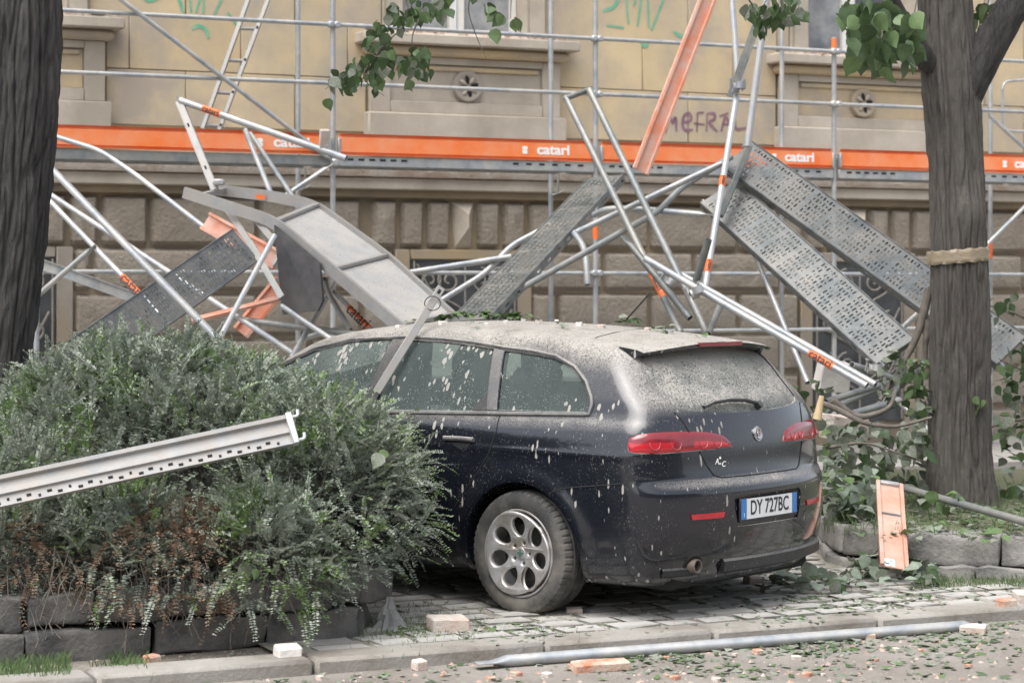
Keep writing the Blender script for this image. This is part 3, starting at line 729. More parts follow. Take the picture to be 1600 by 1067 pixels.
# ---- materials of the car
def car_mat(name, base, rough, dust_up, speck, streak, glass=False, coat=0.0, metal=0.0, wash=0.0, up0=.30):
    m = bpy.data.materials.new(name); m.use_nodes = True; nt = m.node_tree; N = nt.nodes; L = nt.links; b = N['Principled BSDF']
    b.inputs['Roughness'].default_value = rough; b.inputs['Metallic'].default_value = metal
    if coat: b.inputs['Coat Weight'].default_value = coat; b.inputs['Coat Roughness'].default_value = .04
    tc = N.new('ShaderNodeTexCoord'); geo = N.new('ShaderNodeNewGeometry'); sep = N.new('ShaderNodeSeparateXYZ'); L.new(geo.outputs['Normal'], sep.inputs[0])
    def mapn(s):
        mp = N.new('ShaderNodeMapping'); mp.inputs['Scale'].default_value = s; L.new(tc.outputs['Object'], mp.inputs[0]); return mp
    def noise(scale, s=(1, 1, 1), det=5, rg=.6):
        n = N.new('ShaderNodeTexNoise'); n.inputs['Scale'].default_value = scale; n.inputs['Detail'].default_value = det; n.inputs['Roughness'].default_value = rg
        L.new(mapn(s).outputs[0], n.inputs['Vector']); return n.outputs[0]
    def math_(op, a, b_, clamp=False):
        x = N.new('ShaderNodeMath'); x.operation = op; x.use_clamp = clamp
        for i, q in enumerate((a, b_)):
            if isinstance(q, (int, float)): x.inputs[i].default_value = q
            else: L.new(q, x.inputs[i])
        return x.outputs[0]
    def ramp(src, a, b_):
        x = N.new('ShaderNodeMapRange'); x.inputs[1].default_value = a; x.inputs[2].default_value = b_; x.clamp = True; L.new(src, x.inputs[0]); return x.outputs[0]
    # dust settles where the surface looks up, broken up by noise
    up = ramp(sep.outputs[2], up0, .97); n1 = noise(7.0, det=8, rg=.7); n2 = noise(120.0, det=3)
    d = math_('MULTIPLY', math_('MULTIPLY', up, math_('ADD', 1.45, math_('MULTIPLY', math_('SUBTRACT', n1, .5), 3.2))), ramp(n2, .28, .60))
    dust = math_('MULTIPLY', d, dust_up, True)
    # fine speckle and thick drips of wet mortar
    n3 = noise(150.0, (1, 1, .55), 2, .5); zone = noise(2.6, det=3)
    sp = math_('MULTIPLY', ramp(n3, .655-.03*speck, .70-.03*speck), ramp(zone, .40, .60), True)
    sp = math_('MULTIPLY', sp, min(1.0, speck), True)
    vo = N.new('ShaderNodeTexVoronoi'); vo.inputs['Scale'].default_value = 1.0; vo.inputs['Randomness'].default_value = 1.0
    L.new(mapn((36, 36, 10)).outputs[0], vo.inputs['Vector'])
    z2 = noise(3.4, (1, 1, 1), 4, .6); wob = noise(60.0, (1, 1, .5), 2)
    sc3 = N.new('ShaderNodeSeparateColor'); L.new(vo.outputs['Color'], sc3.inputs[0])
    thr = math_('MULTIPLY', math_('MULTIPLY', ramp(z2, .38, .72), math_('POWER', sc3.outputs[0], 1.6)), .72*streak)
    st = ramp(math_('SUBTRACT', math_('ADD', thr, math_('MULTIPLY', math_('SUBTRACT', wob, .5), .34)), vo.outputs['Distance']), -.01, .05)
    tot = math_('MAXIMUM', math_('MAXIMUM', dust, math_('MULTIPLY', sp, .85)), math_('MULTIPLY', st, .95), True)
    if wash:
        film = ramp(noise(9.0, (1, 1, .3), 6, .65), .35, .75); tot = math_('MAXIMUM', tot, math_('MULTIPLY', film, wash), True)
    mx = N.new('ShaderNodeMix'); mx.data_type = 'RGBA'; L.new(tot, mx.inputs[0]); mx.inputs[6].default_value = tuple(base)+(1,)
    dc = N.new('ShaderNodeMix'); dc.data_type = 'RGBA'; L.new(noise(40.0, det=4), dc.inputs[0]); dc.inputs[6].default_value = (.25, .235, .21, 1); dc.inputs[7].default_value = (.40, .378, .345, 1)
    L.new(dc.outputs[2], mx.inputs[7]); L.new(mx.outputs[2], b.inputs['Base Color'])
    rr = N.new('ShaderNodeMapRange'); L.new(tot, rr.inputs[0]); rr.inputs[3].default_value = rough; rr.inputs[4].default_value = .9; L.new(rr.outputs[0], b.inputs['Roughness'])
    if metal: 
        mm = N.new('ShaderNodeMapRange'); L.new(tot, mm.inputs[0]); mm.inputs[3].default_value = metal; mm.inputs[4].default_value = 0; L.new(mm.outputs[0], b.inputs['Metallic'])
    if coat:
        cc = N.new('ShaderNodeMapRange'); L.new(tot, cc.inputs[0]); cc.inputs[3].default_value = coat; cc.inputs[4].default_value = 0; L.new(cc.outputs[0], b.inputs['Coat Weight'])
    if glass:
        inv = N.new('ShaderNodeMapRange'); L.new(tot, inv.inputs[0]); inv.inputs[3].default_value = .86; inv.inputs[4].default_value = 0
        L.new(inv.outputs[0], b.inputs['Transmission Weight']); b.inputs['IOR'].default_value = 1.12
        b.inputs['Specular IOR Level'].default_value = .5
    return m
M_['paint'] = car_mat('dusty_dark_blue_paint', (.0075, .009, .0145), .17, 1.0, .42, .8, coat=.6, up0=.36)
M_['cglass'] = car_mat('dirty_car_glass', (.34, .42, .40), .03, .8, .75, 1.3, glass=True, wash=.05, up0=.62)
M_['rglass'] = car_mat('dusty_rear_glass', (.16, .19, .19), .04, 1.35, 1.2, 1.0, glass=True, wash=.16, up0=.34)
M_['trimc'] = car_mat('dusty_window_trim', (.055, .056, .06), .4, .9, 1.0, .4, wash=.45)
M_['plastic'] = car_mat('dusty_black_plastic', (.016, .017, .019), .45, .55, .5, .3)
M_['tyre'] = mat('dusty_tyre', (.028, .028, .029), (.05, .049, .048), rough=.85, nscale=9, c3=(.15, .14, .12), c3_scale=5, c3_amt=.22, bump=.2)
M_['alloy'] = mat('dirty_alloy', (.52, .52, .53), (.64, .64, .65), rough=.36, metal=.6, nscale=7, c3=(.38, .35, .31), c3_scale=9, c3_amt=.45)
M_['alloy_in'] = mat('dark_brake_metal', (.05, .05, .05), (.09, .085, .08), rough=.7, metal=.3, nscale=9)  # dark grey metal of the brake discs
M_['red'] = mat('red_lens', (.36, .012, .02), (.46, .02, .03), rough=.12, nscale=12, coat=.5)
M_['red2'] = mat('dark_red_lens', (.16, .010, .016), (.22, .018, .024), rough=.12, nscale=9, coat=.6)
M_['ring'] = mat('lens_ring', (.34, .05, .06), (.40, .08, .09), rough=.2, nscale=9, coat=.4)
M_['chrome'] = mat('chrome', (.62, .62, .62), (.72, .72, .72), rough=.18, metal=1.0, nscale=9)
M_['rustpipe'] = mat('sooty_pipe', (.13, .10, .085), (.20, .16, .14), rough=.6, metal=.5, nscale=14)
M_['seat'] = mat('dark_upholstery', (.035, .035, .037), (.06, .06, .062), rough=.9, nscale=20)
M_['inner'] = mat('cabin_lining', (.10, .10, .10), (.14, .14, .135), rough=.9, nscale=10)
CAR = empty('car', CAR_O); CAR.rotation_euler = (0, 0, math.atan2(FW.y, FW.x))
tag(CAR, 'dark blue estate car caked in plaster dust, parked between the two planted beds', 'car')
CARI = None
def cpart(name, me, m, parent=None):
    """mesh in car coordinates"""
    o = bpy.data.objects.new(name, me); COL.objects.link(o)
    if m is not None: me.materials.clear(); me.materials.append(m)
    o.parent = parent or CAR
    return o
body.parent = CAR; body.data.materials.clear(); body.data.materials.append(M_['paint'])
def patch(name, poly, axis, m, off, sgn=1, grid=.03, parent=None, thick=.0, smooth=True):
    """flat outline (x,z) or (y,z) laid on the skin, off metres out of it"""
    bm = bmesh.new()
    vs = [bm.verts.new((p[0], 0, p[1])) for p in poly]; f = bm.faces.new(vs)
    lo = [min(p[i] for p in poly) for i in (0, 1)]; hi = [max(p[i] for p in poly) for i in (0, 1)]
    for i, no in ((0, (1, 0, 0)), (1, (0, 0, 1))):
        n = int((hi[i]-lo[i])/grid)
        for k in range(1, n+1):
            c = lo[i]+(hi[i]-lo[i])*k/(n+1)
            bmesh.ops.bisect_plane(bm, geom=bm.verts[:]+bm.edges[:]+bm.faces[:], plane_co=(c, 0, 0) if i == 0 else (0, 0, c), plane_no=no)
    bmesh.ops.triangulate(bm, faces=[f for f in bm.faces if len(f.verts) > 4])
    bd = [v for v in bm.verts if v.is_boundary]
    Q, Nn = proj_arr([v.co.x for v in bm.verts], [v.co.z for v in bm.verts], axis, sgn)
    for v, q, g in zip(bm.verts, Q, Nn): v.co = Vector(q+g*off)
    bmesh.ops.recalc_face_normals(bm, faces=bm.faces[:])
    c = sum((v.co for v in bm.verts), Vector())/len(bm.verts); n = car_n(proj_side(c.x, c.z, sgn) if axis == 'y' else proj_rear(c.y, c.z))
    bm.faces.ensure_lookup_table()
    if bm.faces[0].normal.dot(n) < 0: bmesh.ops.reverse_faces(bm, faces=bm.faces[:])
    if thick:
        r = bmesh.ops.extrude_face_region(bm, geom=bm.faces[:]); up = [g for g in r['geom'] if isinstance(g, bmesh.types.BMVert)]
        for v in up: v.co += car_n(v.co)*thick
        bmesh.ops.recalc_face_normals(bm, faces=bm.faces[:])
    return cpart(name, bmesh_mesh(bm, name, None, 35 if smooth else 0), m, parent)
for s in (1, -1):
    for nm, poly in (('quarter_window', rearq), ('rear_door_window', rdoor), ('front_door_window', fdoor)):
        patch(nm, poly, 'y', M_['cglass'], -.010, s)
patch('rear_window', rglass, 'x', M_['rglass'], -.006)
bm = bmesh.new()
def proj_front(y, z):
    a, b = 1.0, 3.9
    for _ in range(32):
        m_ = (a+b)/2
        if car_f(np.array([m_]), np.array([y]), np.array([z]))[0] < 0: a = m_
        else: b = m_
    return Vector((a, y, z))
gw = MB(); cols = 12
for i in range(cols+1):
    t = -1+2*i/cols
    for j in range(7):
        k = j/6; y0 = .70*(1-k)+.56*k; gw.v.append(tuple(proj_front(t*y0, 1.10+.32*k-(.03*t*t))-Vector((.01, 0, .008))))
for i in range(cols):
    for j in range(6): gw.f.append((i*7+j, (i+1)*7+j, (i+1)*7+j+1, i*7+j+1))
cpart('windscreen', gw.mesh('windscreen'), M_['cglass'])
def ribbon(name, pts3, r, m, parent=None, off=.002, closed=False, n=6):
    q = [Vector(p)+car_n(p)*off for p in pts3]
    if closed: q.append(q[0])
    return cpart(name, MB().tube(q, r, n, hollow=False, bend=False).mesh(name), m, parent)
def dense(poly, axis, sgn=1, step=.03, closed=True):
    out = []; n = len(poly)
    for i in range(n if closed else n-1):
        a, b = Vector(poly[i]), Vector(poly[(i+1) % n]); k = max(1, int((b-a).length/step))
        for j in range(k):
            out.append(tuple(a+(b-a)*j/k))
    if not closed: out.append(tuple(poly[-1]))
    Q, _ = proj_arr([p[0] for p in out], [p[1] for p in out], axis, sgn)
    return [Vector(q) for q in Q]
for s in (1, -1):
    outer = [(2.40, bz(2.4)-.008), (2.26, 1.10), (1.98, 1.25), (1.72, 1.358), (1.46, 1.412)]+[(x, z+.014) for x, z in rdoor[:4]]+[(x, z+.014) for x, z in rearq[:3]]+[(x-.016, z+.004) for x, z in rearq[3:7]]+[(rearq[6][0]-.012, bz(-.3)-.012)]
    ribbon('window_trim', dense(outer, 'y', s), .0125, M_['trimc'], closed=True, off=.002)
    for a, b in ((rdoor[3], rearq[0]),):
        pil = [(rdoor[3][0]-.004, rdoor[3][1]), (rearq[0][0]+.004, rearq[0][1]), (rearq[-1][0]+.004, bz(0)), (xc-.004, bz(0))]
        patch('door_pillar', pil, 'y', M_['trimc'], .003, s)
    tri = [(xc, bz(xc)+.004), (xc+.10, bz(xc)+.002), (xc+.004, bz(xc)+.14)]
    patch('pillar_trim', tri, 'y', M_['plastic'], .0015, s)
    patch('door_pillar', [(xb+.004, rdoor[0][1]), (xb+.096, rdoor[0][1]+.004), (xb+.156, bz(xb)), (xb+.064, bz(xb))], 'y', M_['plastic'], .002, s)
# ---- seams
def seam(px, sides=(1, -1), axis='y'):
    q = [hit(*p) for p in px]
    for s in sides:
        pl = [(p.x, p.z) for p in q] if axis == 'y' else [(s*p.y, p.z) for p in q]
        ribbon('panel_seam', dense(pl, axis, s, .025, False), .0032, M_['dark'], off=.0006, n=5)
seam([(782, 646), (776, 672), (765, 706), (746, 738), (722, 772), (712, 790)])
seam([(862, 768), (885, 762), (930, 759), (980, 755)])
ribbon('panel_seam', dense([(xb+.10, bz(xb)-.02), (xb+.06, .70), (xb+.09, .42), (xb+.10, .32)], 'y', 1, .03, False), .0032, M_['dark'], off=.0006, n=5)
ribbon('panel_seam', dense([(xb+.10, bz(xb)-.02), (xb+.06, .70), (xb+.09, .42), (xb+.10, .32)], 'y', -1, .03, False), .0032, M_['dark'], off=.0006, n=5)
tg = [hit(*p) for p in [(1053, 644), (1066, 658), (1077, 676), (1092, 704), (1104, 727), (1115, 742), (1127, 746), (1160, 743), (1195, 739)]]
tgp = [(p.y, p.z) for p in tg]; tgp = [p for p in tgp if p[0] > .02]+[(0, tgp[-1][1])]
ribbon('tailgate_seam', dense(tgp, 'x', 1, .03, False), .0038, M_['dark'], off=.0006, n=5)
ribbon('tailgate_seam', dense([(-y, z) for y, z in tgp], 'x', 1, .03, False), .0038, M_['dark'], off=.0006, n=5)
# roof seam and antenna
r0 = [hit(*p) for p in [(930, 528), (960, 520), (1000, 514), (1030, 512)]]
ribbon('roof_seam', r0, .003, M_['dark'], off=.0008, n=5)
an = hit(979, 499); cpart('antenna', MB().tube([an, an+Vector((-.17, 0, .155))], .0055, 8, hollow=False).mesh('antenna'), M_['black'])
# ---- tail lamps
lt = [hit(*p) for p in [(983, 684), (997, 679), (1018, 676), (1040, 675), (1073, 674), (1106, 675), (1130, 680), (1140, 690), (1143, 698), (1118, 702), (1092, 704), (1060, 707), (1035, 709), (1005, 709), (983, 708), (981, 696)]]
for s in (1, -1):
    # lamp wraps the corner: mesh through the traced outline, lifted from the skin
    q = [Vector((p.x, s*p.y, p.z)) for p in lt]; tp = q[:9]; bt = [q[9], q[10], q[11], q[12], q[13], q[14], q[15]]
    n = 26
    def samp(path, t):
        L_ = [0]
        for a, b in zip(path, path[1:]): L_.append(L_[-1]+(b-a).length)
        d = t*L_[-1]
        for i in range(len(path)-1):
            if d <= L_[i+1] or i == len(path)-2: return path[i].lerp(path[i+1], min(1, (d-L_[i])/max(1e-6, L_[i+1]-L_[i])))
    top = tp; bot = [q[15], q[14], q[13], q[12], q[11], q[10], q[9], q[8]]
    mb = MB(); rows = 6
    for i in range(n+1):
        a = samp(top, i/n); b = samp(bot, i/n)
        for j in range(rows+1):
            p = a.lerp(b, j/rows); nn_ = car_n(p)
            k = car_f(np.array([p.x]), np.array([p.y]), np.array([p.z]))[0]; p = p-nn_*k
            mb.v.append(tuple(p+nn_*(.010 if 0 < i < n and 0 < j < rows else .0)))
    for i in range(n):
        for j in range(rows):
            f = (i*(rows+1)+j, (i+1)*(rows+1)+j, (i+1)*(rows+1)+j+1, i*(rows+1)+j+1); mb.f.append(f if s > 0 else f[::-1])
    lamp = cpart('tail_light', mb.mesh('tail_light', 60), M_['red'])
    me_ = lamp.data; me_.materials.append(M_['red2'])
    for p in me_.polygons:
        i = p.index//rows; j = p.index % rows
        p.material_index = 1 if (j < 3 or (9 < i < 15 and j < 5)) else 0
    for px in ((1022, 693), (1055, 693), (1097, 690), (1119, 689)):
        c = hit(*px); c.y *= s; nn_ = car_n(c); t1 = nn_.cross(Vector((0, 0, 1))).normalized(); t2 = t1.cross(nn_)
        q2 = [c+nn_*.0105+t1*(.030*math.cos(a_))+t2*(.034*math.sin(a_)) for a_ in np.linspace(math.pi*.95, math.pi*2.05, 14)]
        cpart('lamp_ring', MB().tube(q2, .0022, 5, hollow=False, bend=False).mesh('lamp_ring'), M_['ring'], lamp)
    edge = [samp(bot, i/20) for i in range(21)]
    ribbon('chrome_strip', edge, .0035, M_['trimc'], lamp, off=.003)
# reflectors
rf = [(lambda q: (q.y, q.z))(hit(*p)) for p in [(1079, 804), (1132, 799), (1130, 808), (1081, 812)]]
for s in (1, -1): patch('reflector', [(s*y, z) for y, z in rf], 'x', M_['red'], .002, thick=.004)
# badge
def disc_part(name, c, n, prof, m, seg=32, parent=None, sy=1.0):
    zc_ = n.normalized(); xx = Vector((0, 1, 0)); xx = (xx-zc_*xx.dot(zc_)).normalized(); yy = zc_.cross(xx)
    M = Matrix(((xx.x, yy.x, zc_.x, c.x), (xx.y, yy.y, zc_.y, c.y), (xx.z, yy.z, zc_.z, c.z), (0, 0, 0, 1)))
    return cpart(name, MB().lathe(prof, seg, M).mesh(name), m, parent), M
bc = hit(1197, 676); bc.y = 0.0; bc = proj_rear(0, bc.z); bn = car_n(bc)
bd_, BMx = disc_part('badge', bc, bn, [(.040, 0), (.040, .006), (.036, .009), (.034, .0075), (0, .0075)], M_['chrome'])
def badge_marks(M, k, parent):
    cr = MB(); cr.box((-.011*k, 0, .0085), (.005*k, .032*k, .002), M); cr.box((-.011*k, 0, .0086), (.018*k, .006*k, .002), M)
    cpart('badge_cross', cr.mesh('badge_cross', 0), M_['red2'], parent)
    pts = [M @ Vector(((.010+.006*math.sin(t*5))*k, (-.016+.032*t)*k, .009)) for t in np.linspace(0, 1, 14)]
    cpart('badge_serpent', MB().tube(pts, .0028*k, 5, hollow=False, bend=False).mesh('s'), M_['serp'], parent)
    pts = [M @ Vector((.0275*k*math.cos(t), .0275*k*math.sin(t), .0082)) for t in np.linspace(0, 2*math.pi, 33)]
    cpart('badge_ring', MB().tube(pts, .0045*k, 5, hollow=False, bend=False).mesh('r'), M_['bblue'], parent)
M_['serp'] = mat('badge_green', (.05, .12, .09), (.07, .15, .11), rough=.3); M_['bblue'] = mat('badge_grey', (.20, .21, .22), (.28, .28, .28), rough=.3)
badge_marks(BMx, 1.0, bd_)
# plate
pz0, pz1 = .497, .622; xpl = -.962
pl = cpart('number_plate', MB().box((-.957, 0, (pz0+pz1)/2), (.012, .545, pz1-pz0), None, .003).mesh('plate'), M_['black'])
M_['pwhite'] = mat('plate_white', (.66, .67, .67), (.74, .75, .75), rough=.45, nscale=9); M_['pblue'] = mat('plate_blue', (.035, .16, .42), (.05, .2, .5), rough=.45)
cpart('plate_face', MB().box((-.9645, 0, (pz0+pz1)/2+.006), (.003, .432, pz1-pz0-.020), None).mesh('f', 0), M_['pwhite'], pl)
for s in (1, -1): cpart('plate_band', MB().box((-.9645, s*.240, (pz0+pz1)/2+.006), (.003, .046, pz1-pz0-.020), None).mesh('b', 0), M_['pblue'], pl)
def text_mesh(body_, size, bold=0.0, ext=.001, shear=0.0):
    cu = bpy.data.curves.new('t', 'FONT'); cu.body = body_; cu.size = size; cu.extrude = ext; cu.offset = bold; cu.align_x = 'CENTER'; cu.align_y = 'CENTER'; cu.shear = shear
    o = bpy.data.objects.new('t', cu); COL.objects.link(o); dg = bpy.context.evaluated_depsgraph_get(); dg.update()
    me_ = bpy.data.meshes.new_from_object(o.evaluated_get(dg)); bpy.data.objects.remove(o); bpy.data.curves.remove(cu); return me_
def put_text(name, txt, size, M, m, parent, sx=1.0, bold=0.0, car=True, shear=0.0):
    me_ = text_mesh(txt, size, bold, shear=shear); me_.transform(M @ Matrix.Diagonal((sx, 1, 1, 1))); me_.materials.clear(); me_.materials.append(m)
    if car: return cpart(name, me_, None, parent)
    return link(name, me_, parent)
RT = Matrix(((0, 0, -1, -.9665), (-1, 0, 0, 0), (0, 1, 0, .566), (0, 0, 0, 1)))
put_text('plate_lettering', 'DY 727BC', .105, RT, M_['black'], pl, sx=.80, bold=.0012)
put_text('plate_lettering', 'I', .03, Matrix.Translation((0, .240, -.032)) @ RT, M_['pwhite'], pl)
sc_ = hit(1124, 722); sn = car_n(sc_)
zc_ = sn; xx = Vector((0, -1, 0)); xx = (xx-zc_*xx.dot(zc_)).normalized(); yy = zc_.cross(xx)
sM = Matrix(((xx.x, yy.x, zc_.x, sc_.x+sn.x*.002), (xx.y, yy.y, zc_.y, sc_.y+sn.y*.002), (xx.z, yy.z, zc_.z, sc_.z), (0, 0, 0, 1)))
put_text('script_emblem', 'A', .042, sM @ Matrix.Translation((-.022, .004, 0)), M_['white'], None, shear=.4)
put_text('script_emblem', 'm', .022, sM @ Matrix.Translation((.0, -.006, 0)), M_['white'], None, shear=.4)
put_text('script_emblem', 'C', .040, sM @ Matrix.Translation((.026, -.012, 0)), M_['white'], None, shear=.4)
disc_part('script_emblem', sc_+xx*.008+yy*.022+sn*.001, sn, [(.007, 0), (.007, .001), (0, .001)], M_['white'], 12)
# spoiler with high brake light
sp = MB(); n = 20; vs = []; fs = []
for i in range(n+1):
    y = -.60+1.2*i/n; zt = float(fT(np.array(-.52)))-.10*y*y-.004; k = abs(y)/.6; x0 = -.44+.02*k*k
    lip = -.655+.07*k**4
    for dx, z in ((x0, zt+.012), (lip+.04, zt+.006-.012*k), (lip, zt-.008-.012*k), (lip+.012, zt-.034), (x0-.10, zt-.050)): vs.append((dx, y, z))
for i in range(n):
    for k in range(4): fs.append((i*5+k, (i+1)*5+k, (i+1)*5+k+1, i*5+k+1))
fs += [(0, 1, 2, 3, 4), tuple(n*5+k for k in range(5))[::-1]]
spo = cpart('roof_spoiler', sp.add(vs, fs).mesh('spoiler', 30), M_['paint'])
zt = float(fT(np.array(-.52)))
cpart('brake_light', MB().box((-.652, 0, zt-.024), (.014, .40, .021), Matrix.Rotation(.0, 4, 'Y')).mesh('bl', 0), M_['red2'], spo)
# wiper
wp = [hit(*p) for p in [(1096, 639), (1112, 632), (1135, 628), (1160, 628), (1182, 633)]]
ribbon('rear_wiper', wp, .011, M_['plastic'], off=.020, n=8)
wb = hit(1182, 634); disc_part('wiper_boss', wb, car_n(wb), [(.022, 0), (.020, .03), (0, .032)], M_['plastic'], 16)
# bumper lip, exhaust
lip = []
for y in np.linspace(-.74, .36, 22): lip.append(proj_rear(float(y), .285))
vs = []; fs = []
for p in lip:
    nn_ = car_n(p); nn_.z = 0
    vs += [tuple(p+nn_*.004+Vector((0, 0, .045))), tuple(p+nn_*.030+Vector((0, 0, .02))), tuple(p+nn_*.028+Vector((0, 0, -.03))), tuple(p-nn_*.03+Vector((0, 0, -.05)))]
for i in range(len(lip)-1):
    for k in range(3): fs.append((i*4+k, i*4+k+1, (i+1)*4+k+1, (i+1)*4+k))
fs += [(0, 3, 2, 1), tuple(len(vs)-4+k for k in range(4))]
cpart('bumper_lip', MB().add(vs, fs).mesh('lip', 30), M_['plastic'])
lip2 = [proj_rear(float(y), .272) for y in np.linspace(.53, .72, 8)]
vs = []; fs = []
for p in lip2:
    nn_ = car_n(p); nn_.z = 0
    vs += [tuple(p+nn_*.003+Vector((0, 0, .03))), tuple(p+nn_*.016+Vector((0, 0, .01))), tuple(p+nn_*.014+Vector((0, 0, -.02))), tuple(p-nn_*.03+Vector((0, 0, -.035)))]
for i in range(len(lip2)-1):
    for k in range(3): fs.append((i*4+k, i*4+k+1, (i+1)*4+k+1, (i+1)*4+k))
cpart('bumper_lip', MB().add(vs, fs).mesh('lip', 30), M_['plastic'])
ex = hit(1082, 882); ex = proj_rear(ex.y, ex.z)
disc_part('exhaust_shade_disc', ex, car_n(ex), [(.058, -.004), (.056, .003), (0, .003)], M_['dark'], 24)  # flat dark disc, paints the shade of a notch behind the pipe
cpart('exhaust_pipe', MB().tube([ex+Vector((.35, 0, .0)), ex+Vector((-.035, 0, -.005))], .036, 20).mesh('ex'), M_['rustpipe'] if 'rustpipe' in M_ else M_['alloy_in'])
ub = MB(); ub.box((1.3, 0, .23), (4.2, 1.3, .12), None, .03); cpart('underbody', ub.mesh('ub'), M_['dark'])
# door handles
for s in (1, -1):
    h0 = hit(720, 686); hx, hz = h0.x, h0.z
    rec = [(hx+.105, hz-.006), (hx-.085, hz-.006), (hx-.05, hz-.055), (hx-.02, hz-.06)]
    patch('handle_recess', rec, 'y', M_['plastic'], .0012, s)
    a = proj_side(hx+.11, hz, s); b = proj_side(hx-.10, hz, s); mid = proj_side(hx, hz+.002, s)
    ribbon('door_handle', [a, a.lerp(mid, .5), mid, mid.lerp(b, .5), b], .013, M_['trimc'], off=.012, n=8)
# interior
for s in (1, -1):
    for x0 in (1.18, .22):
        st_ = cpart('seat', MB().box((x0+.06, s*.36, 1.0), (.13, .44, .52), None, .05).mesh('seat'), M_['seat'])
        cpart('headrest', MB().box((x0-.02, s*.36, 1.30), (.09, .24, .15), None, .035).mesh('headrest'), M_['seat'], st_)
cpart('dashboard', MB().box((2.05, 0, .90), (.40, 1.25, .24), None, .06).mesh('dash'), M_['seat'])
# ---- wheels
def make_wheel(cx, s):
    W = empty('wheel'); W.parent = CAR; W.location = (cx, s*.80, .325)
    R = Matrix.Rotation(-s*math.pi/2, 4, 'X')          # local z -> outward
    prof = [(.222, -.10), (.235, -.108), (.285, -.115), (.312, -.108), (.3235, -.085), (.3265, -.06), (.319, -.055), (.319, -.048), (.327, -.045), (.3275, -.012), (.320, -.009), (.320, .004), (.3275, .008),
            (.327, .042), (.319, .046), (.319, .054), (.3265, .058), (.3235, .082), (.312, .104), (.288, .113), (.262, .114), (.238, .108), (.228, .100), (.222, .085)]
    n = 216; vs = []; fs = []; m = len(prof)
    for k in range(n):
        t = 2*math.pi*k/n; g = (k % 4 == 0)
        for i, (r, h) in enumerate(prof):
            if g and (3 <= i <= 6 or 15 <= i <= 18): r -= .006
            vs.append(R @ Vector((r*math.cos(t), r*math.sin(t), h)))
    for k in range(n):
        k2 = (k+1) % n
        for i in range(m-1): fs.append((k*m+i, k2*m+i, k2*m+i+1, k*m+i+1))
    ty = link('tyre', MB().add(vs, fs).mesh('tyre', 30, M_['tyre'])); ty.parent = W
    rim = link('rim', MB().lathe([(.222, .092), (.232, .106), (.229, .112), (.222, .110), (.216, .098), (.205, .075), (.20, -.09), (.222, -.10)], 64, R).mesh('rim', 40, M_['alloy'])); rim.parent = W
    # spoke disc with seven oval holes
    cu = bpy.data.curves.new('disc', 'CURVE'); cu.dimensions = '2D'; cu.fill_mode = 'BOTH'; cu.extrude = .006; cu.bevel_depth = .010; cu.bevel_resolution = 2
    def ring(c, rx, ry, rot, k=28):
        sp_ = cu.splines.new('POLY'); sp_.points.add(k-1); sp_.use_cyclic_u = True
        for i in range(k):
            t = 2*math.pi*i/k; x_, y_ = rx*math.cos(t), ry*math.sin(t)*(1+.16*math.cos(t))
            sp_.points[i].co = (c[0]+x_*math.cos(rot)-y_*math.sin(rot), c[1]+x_*math.sin(rot)+y_*math.cos(rot), 0, 1)
    ring((0, 0), .206, .206, 0, 72)
    for k in range(7):
        a = 2*math.pi*k/7+.25; ring((.139*math.cos(a), .139*math.sin(a)), .060, .051, a)
    for k in range(5):
        a = 2*math.pi*k/5+.6; ring((.055*math.cos(a), .055*math.sin(a)), .0195, .0195, a, 14)
    oc = bpy.data.objects.new('d', cu); COL.objects.link(oc); dg = bpy.context.evaluated_depsgraph_get(); dg.update()
    me_ = bpy.data.meshes.new_from_object(oc.evaluated_get(dg)); bpy.data.objects.remove(oc)
    for v in me_.vertices:
        r = math.hypot(v.co.x, v.co.y); v.co.z += .074+.030*(r/.206)**2*(1 if r > .09 else .55)-.012*math.exp(-(r/.06)**2)
    me_.transform(R); me_.materials.clear(); me_.materials.append(M_['alloy'])
    me_.polygons.foreach_set('use_smooth', [True]*len(me_.polygons)); me_.set_sharp_from_angle(angle=math.radians(45))
    d = link('spoke_disc', me_); d.parent = W
    hub = link('hub_cap', MB().lathe([(.033, .068), (.033, .084), (.028, .090), (0, .092)], 28, R).mesh('hub', 40, M_['alloy'])); hub.parent = W
    if s > 0:
        cr = MB(); cr.box((0, 0, .093), (.010, .040, .003), R); cr.box((0, 0, .0931), (.036, .010, .003), R)
        c_ = link('hub_mark', cr.mesh('hm', 0, M_['serp'])); c_.parent = W
    br = link('brake_disc', MB().lathe([(.0, .02), (.15, .02), (.15, .0), (.20, -.02), (.20, -.09), (0, -.09)], 40, R).mesh('brake', 40, M_['alloy_in'])); br.parent = W
    return W
for cx in (0.0, 2.70):
    for s in (1, -1): make_wheel(cx, s)
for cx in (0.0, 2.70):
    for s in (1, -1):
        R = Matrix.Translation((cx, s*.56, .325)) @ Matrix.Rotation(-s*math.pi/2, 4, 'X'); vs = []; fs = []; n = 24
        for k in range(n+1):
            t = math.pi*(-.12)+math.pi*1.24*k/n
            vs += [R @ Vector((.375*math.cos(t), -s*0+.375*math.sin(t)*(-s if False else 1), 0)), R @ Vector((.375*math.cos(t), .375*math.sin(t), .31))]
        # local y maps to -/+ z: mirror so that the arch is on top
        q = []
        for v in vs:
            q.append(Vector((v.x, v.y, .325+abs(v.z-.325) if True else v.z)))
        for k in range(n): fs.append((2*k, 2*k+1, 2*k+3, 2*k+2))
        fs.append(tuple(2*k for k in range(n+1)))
        cpart('wheel_arch_liner', MB().add(q, fs).mesh('liner', 40), M_['dark'])
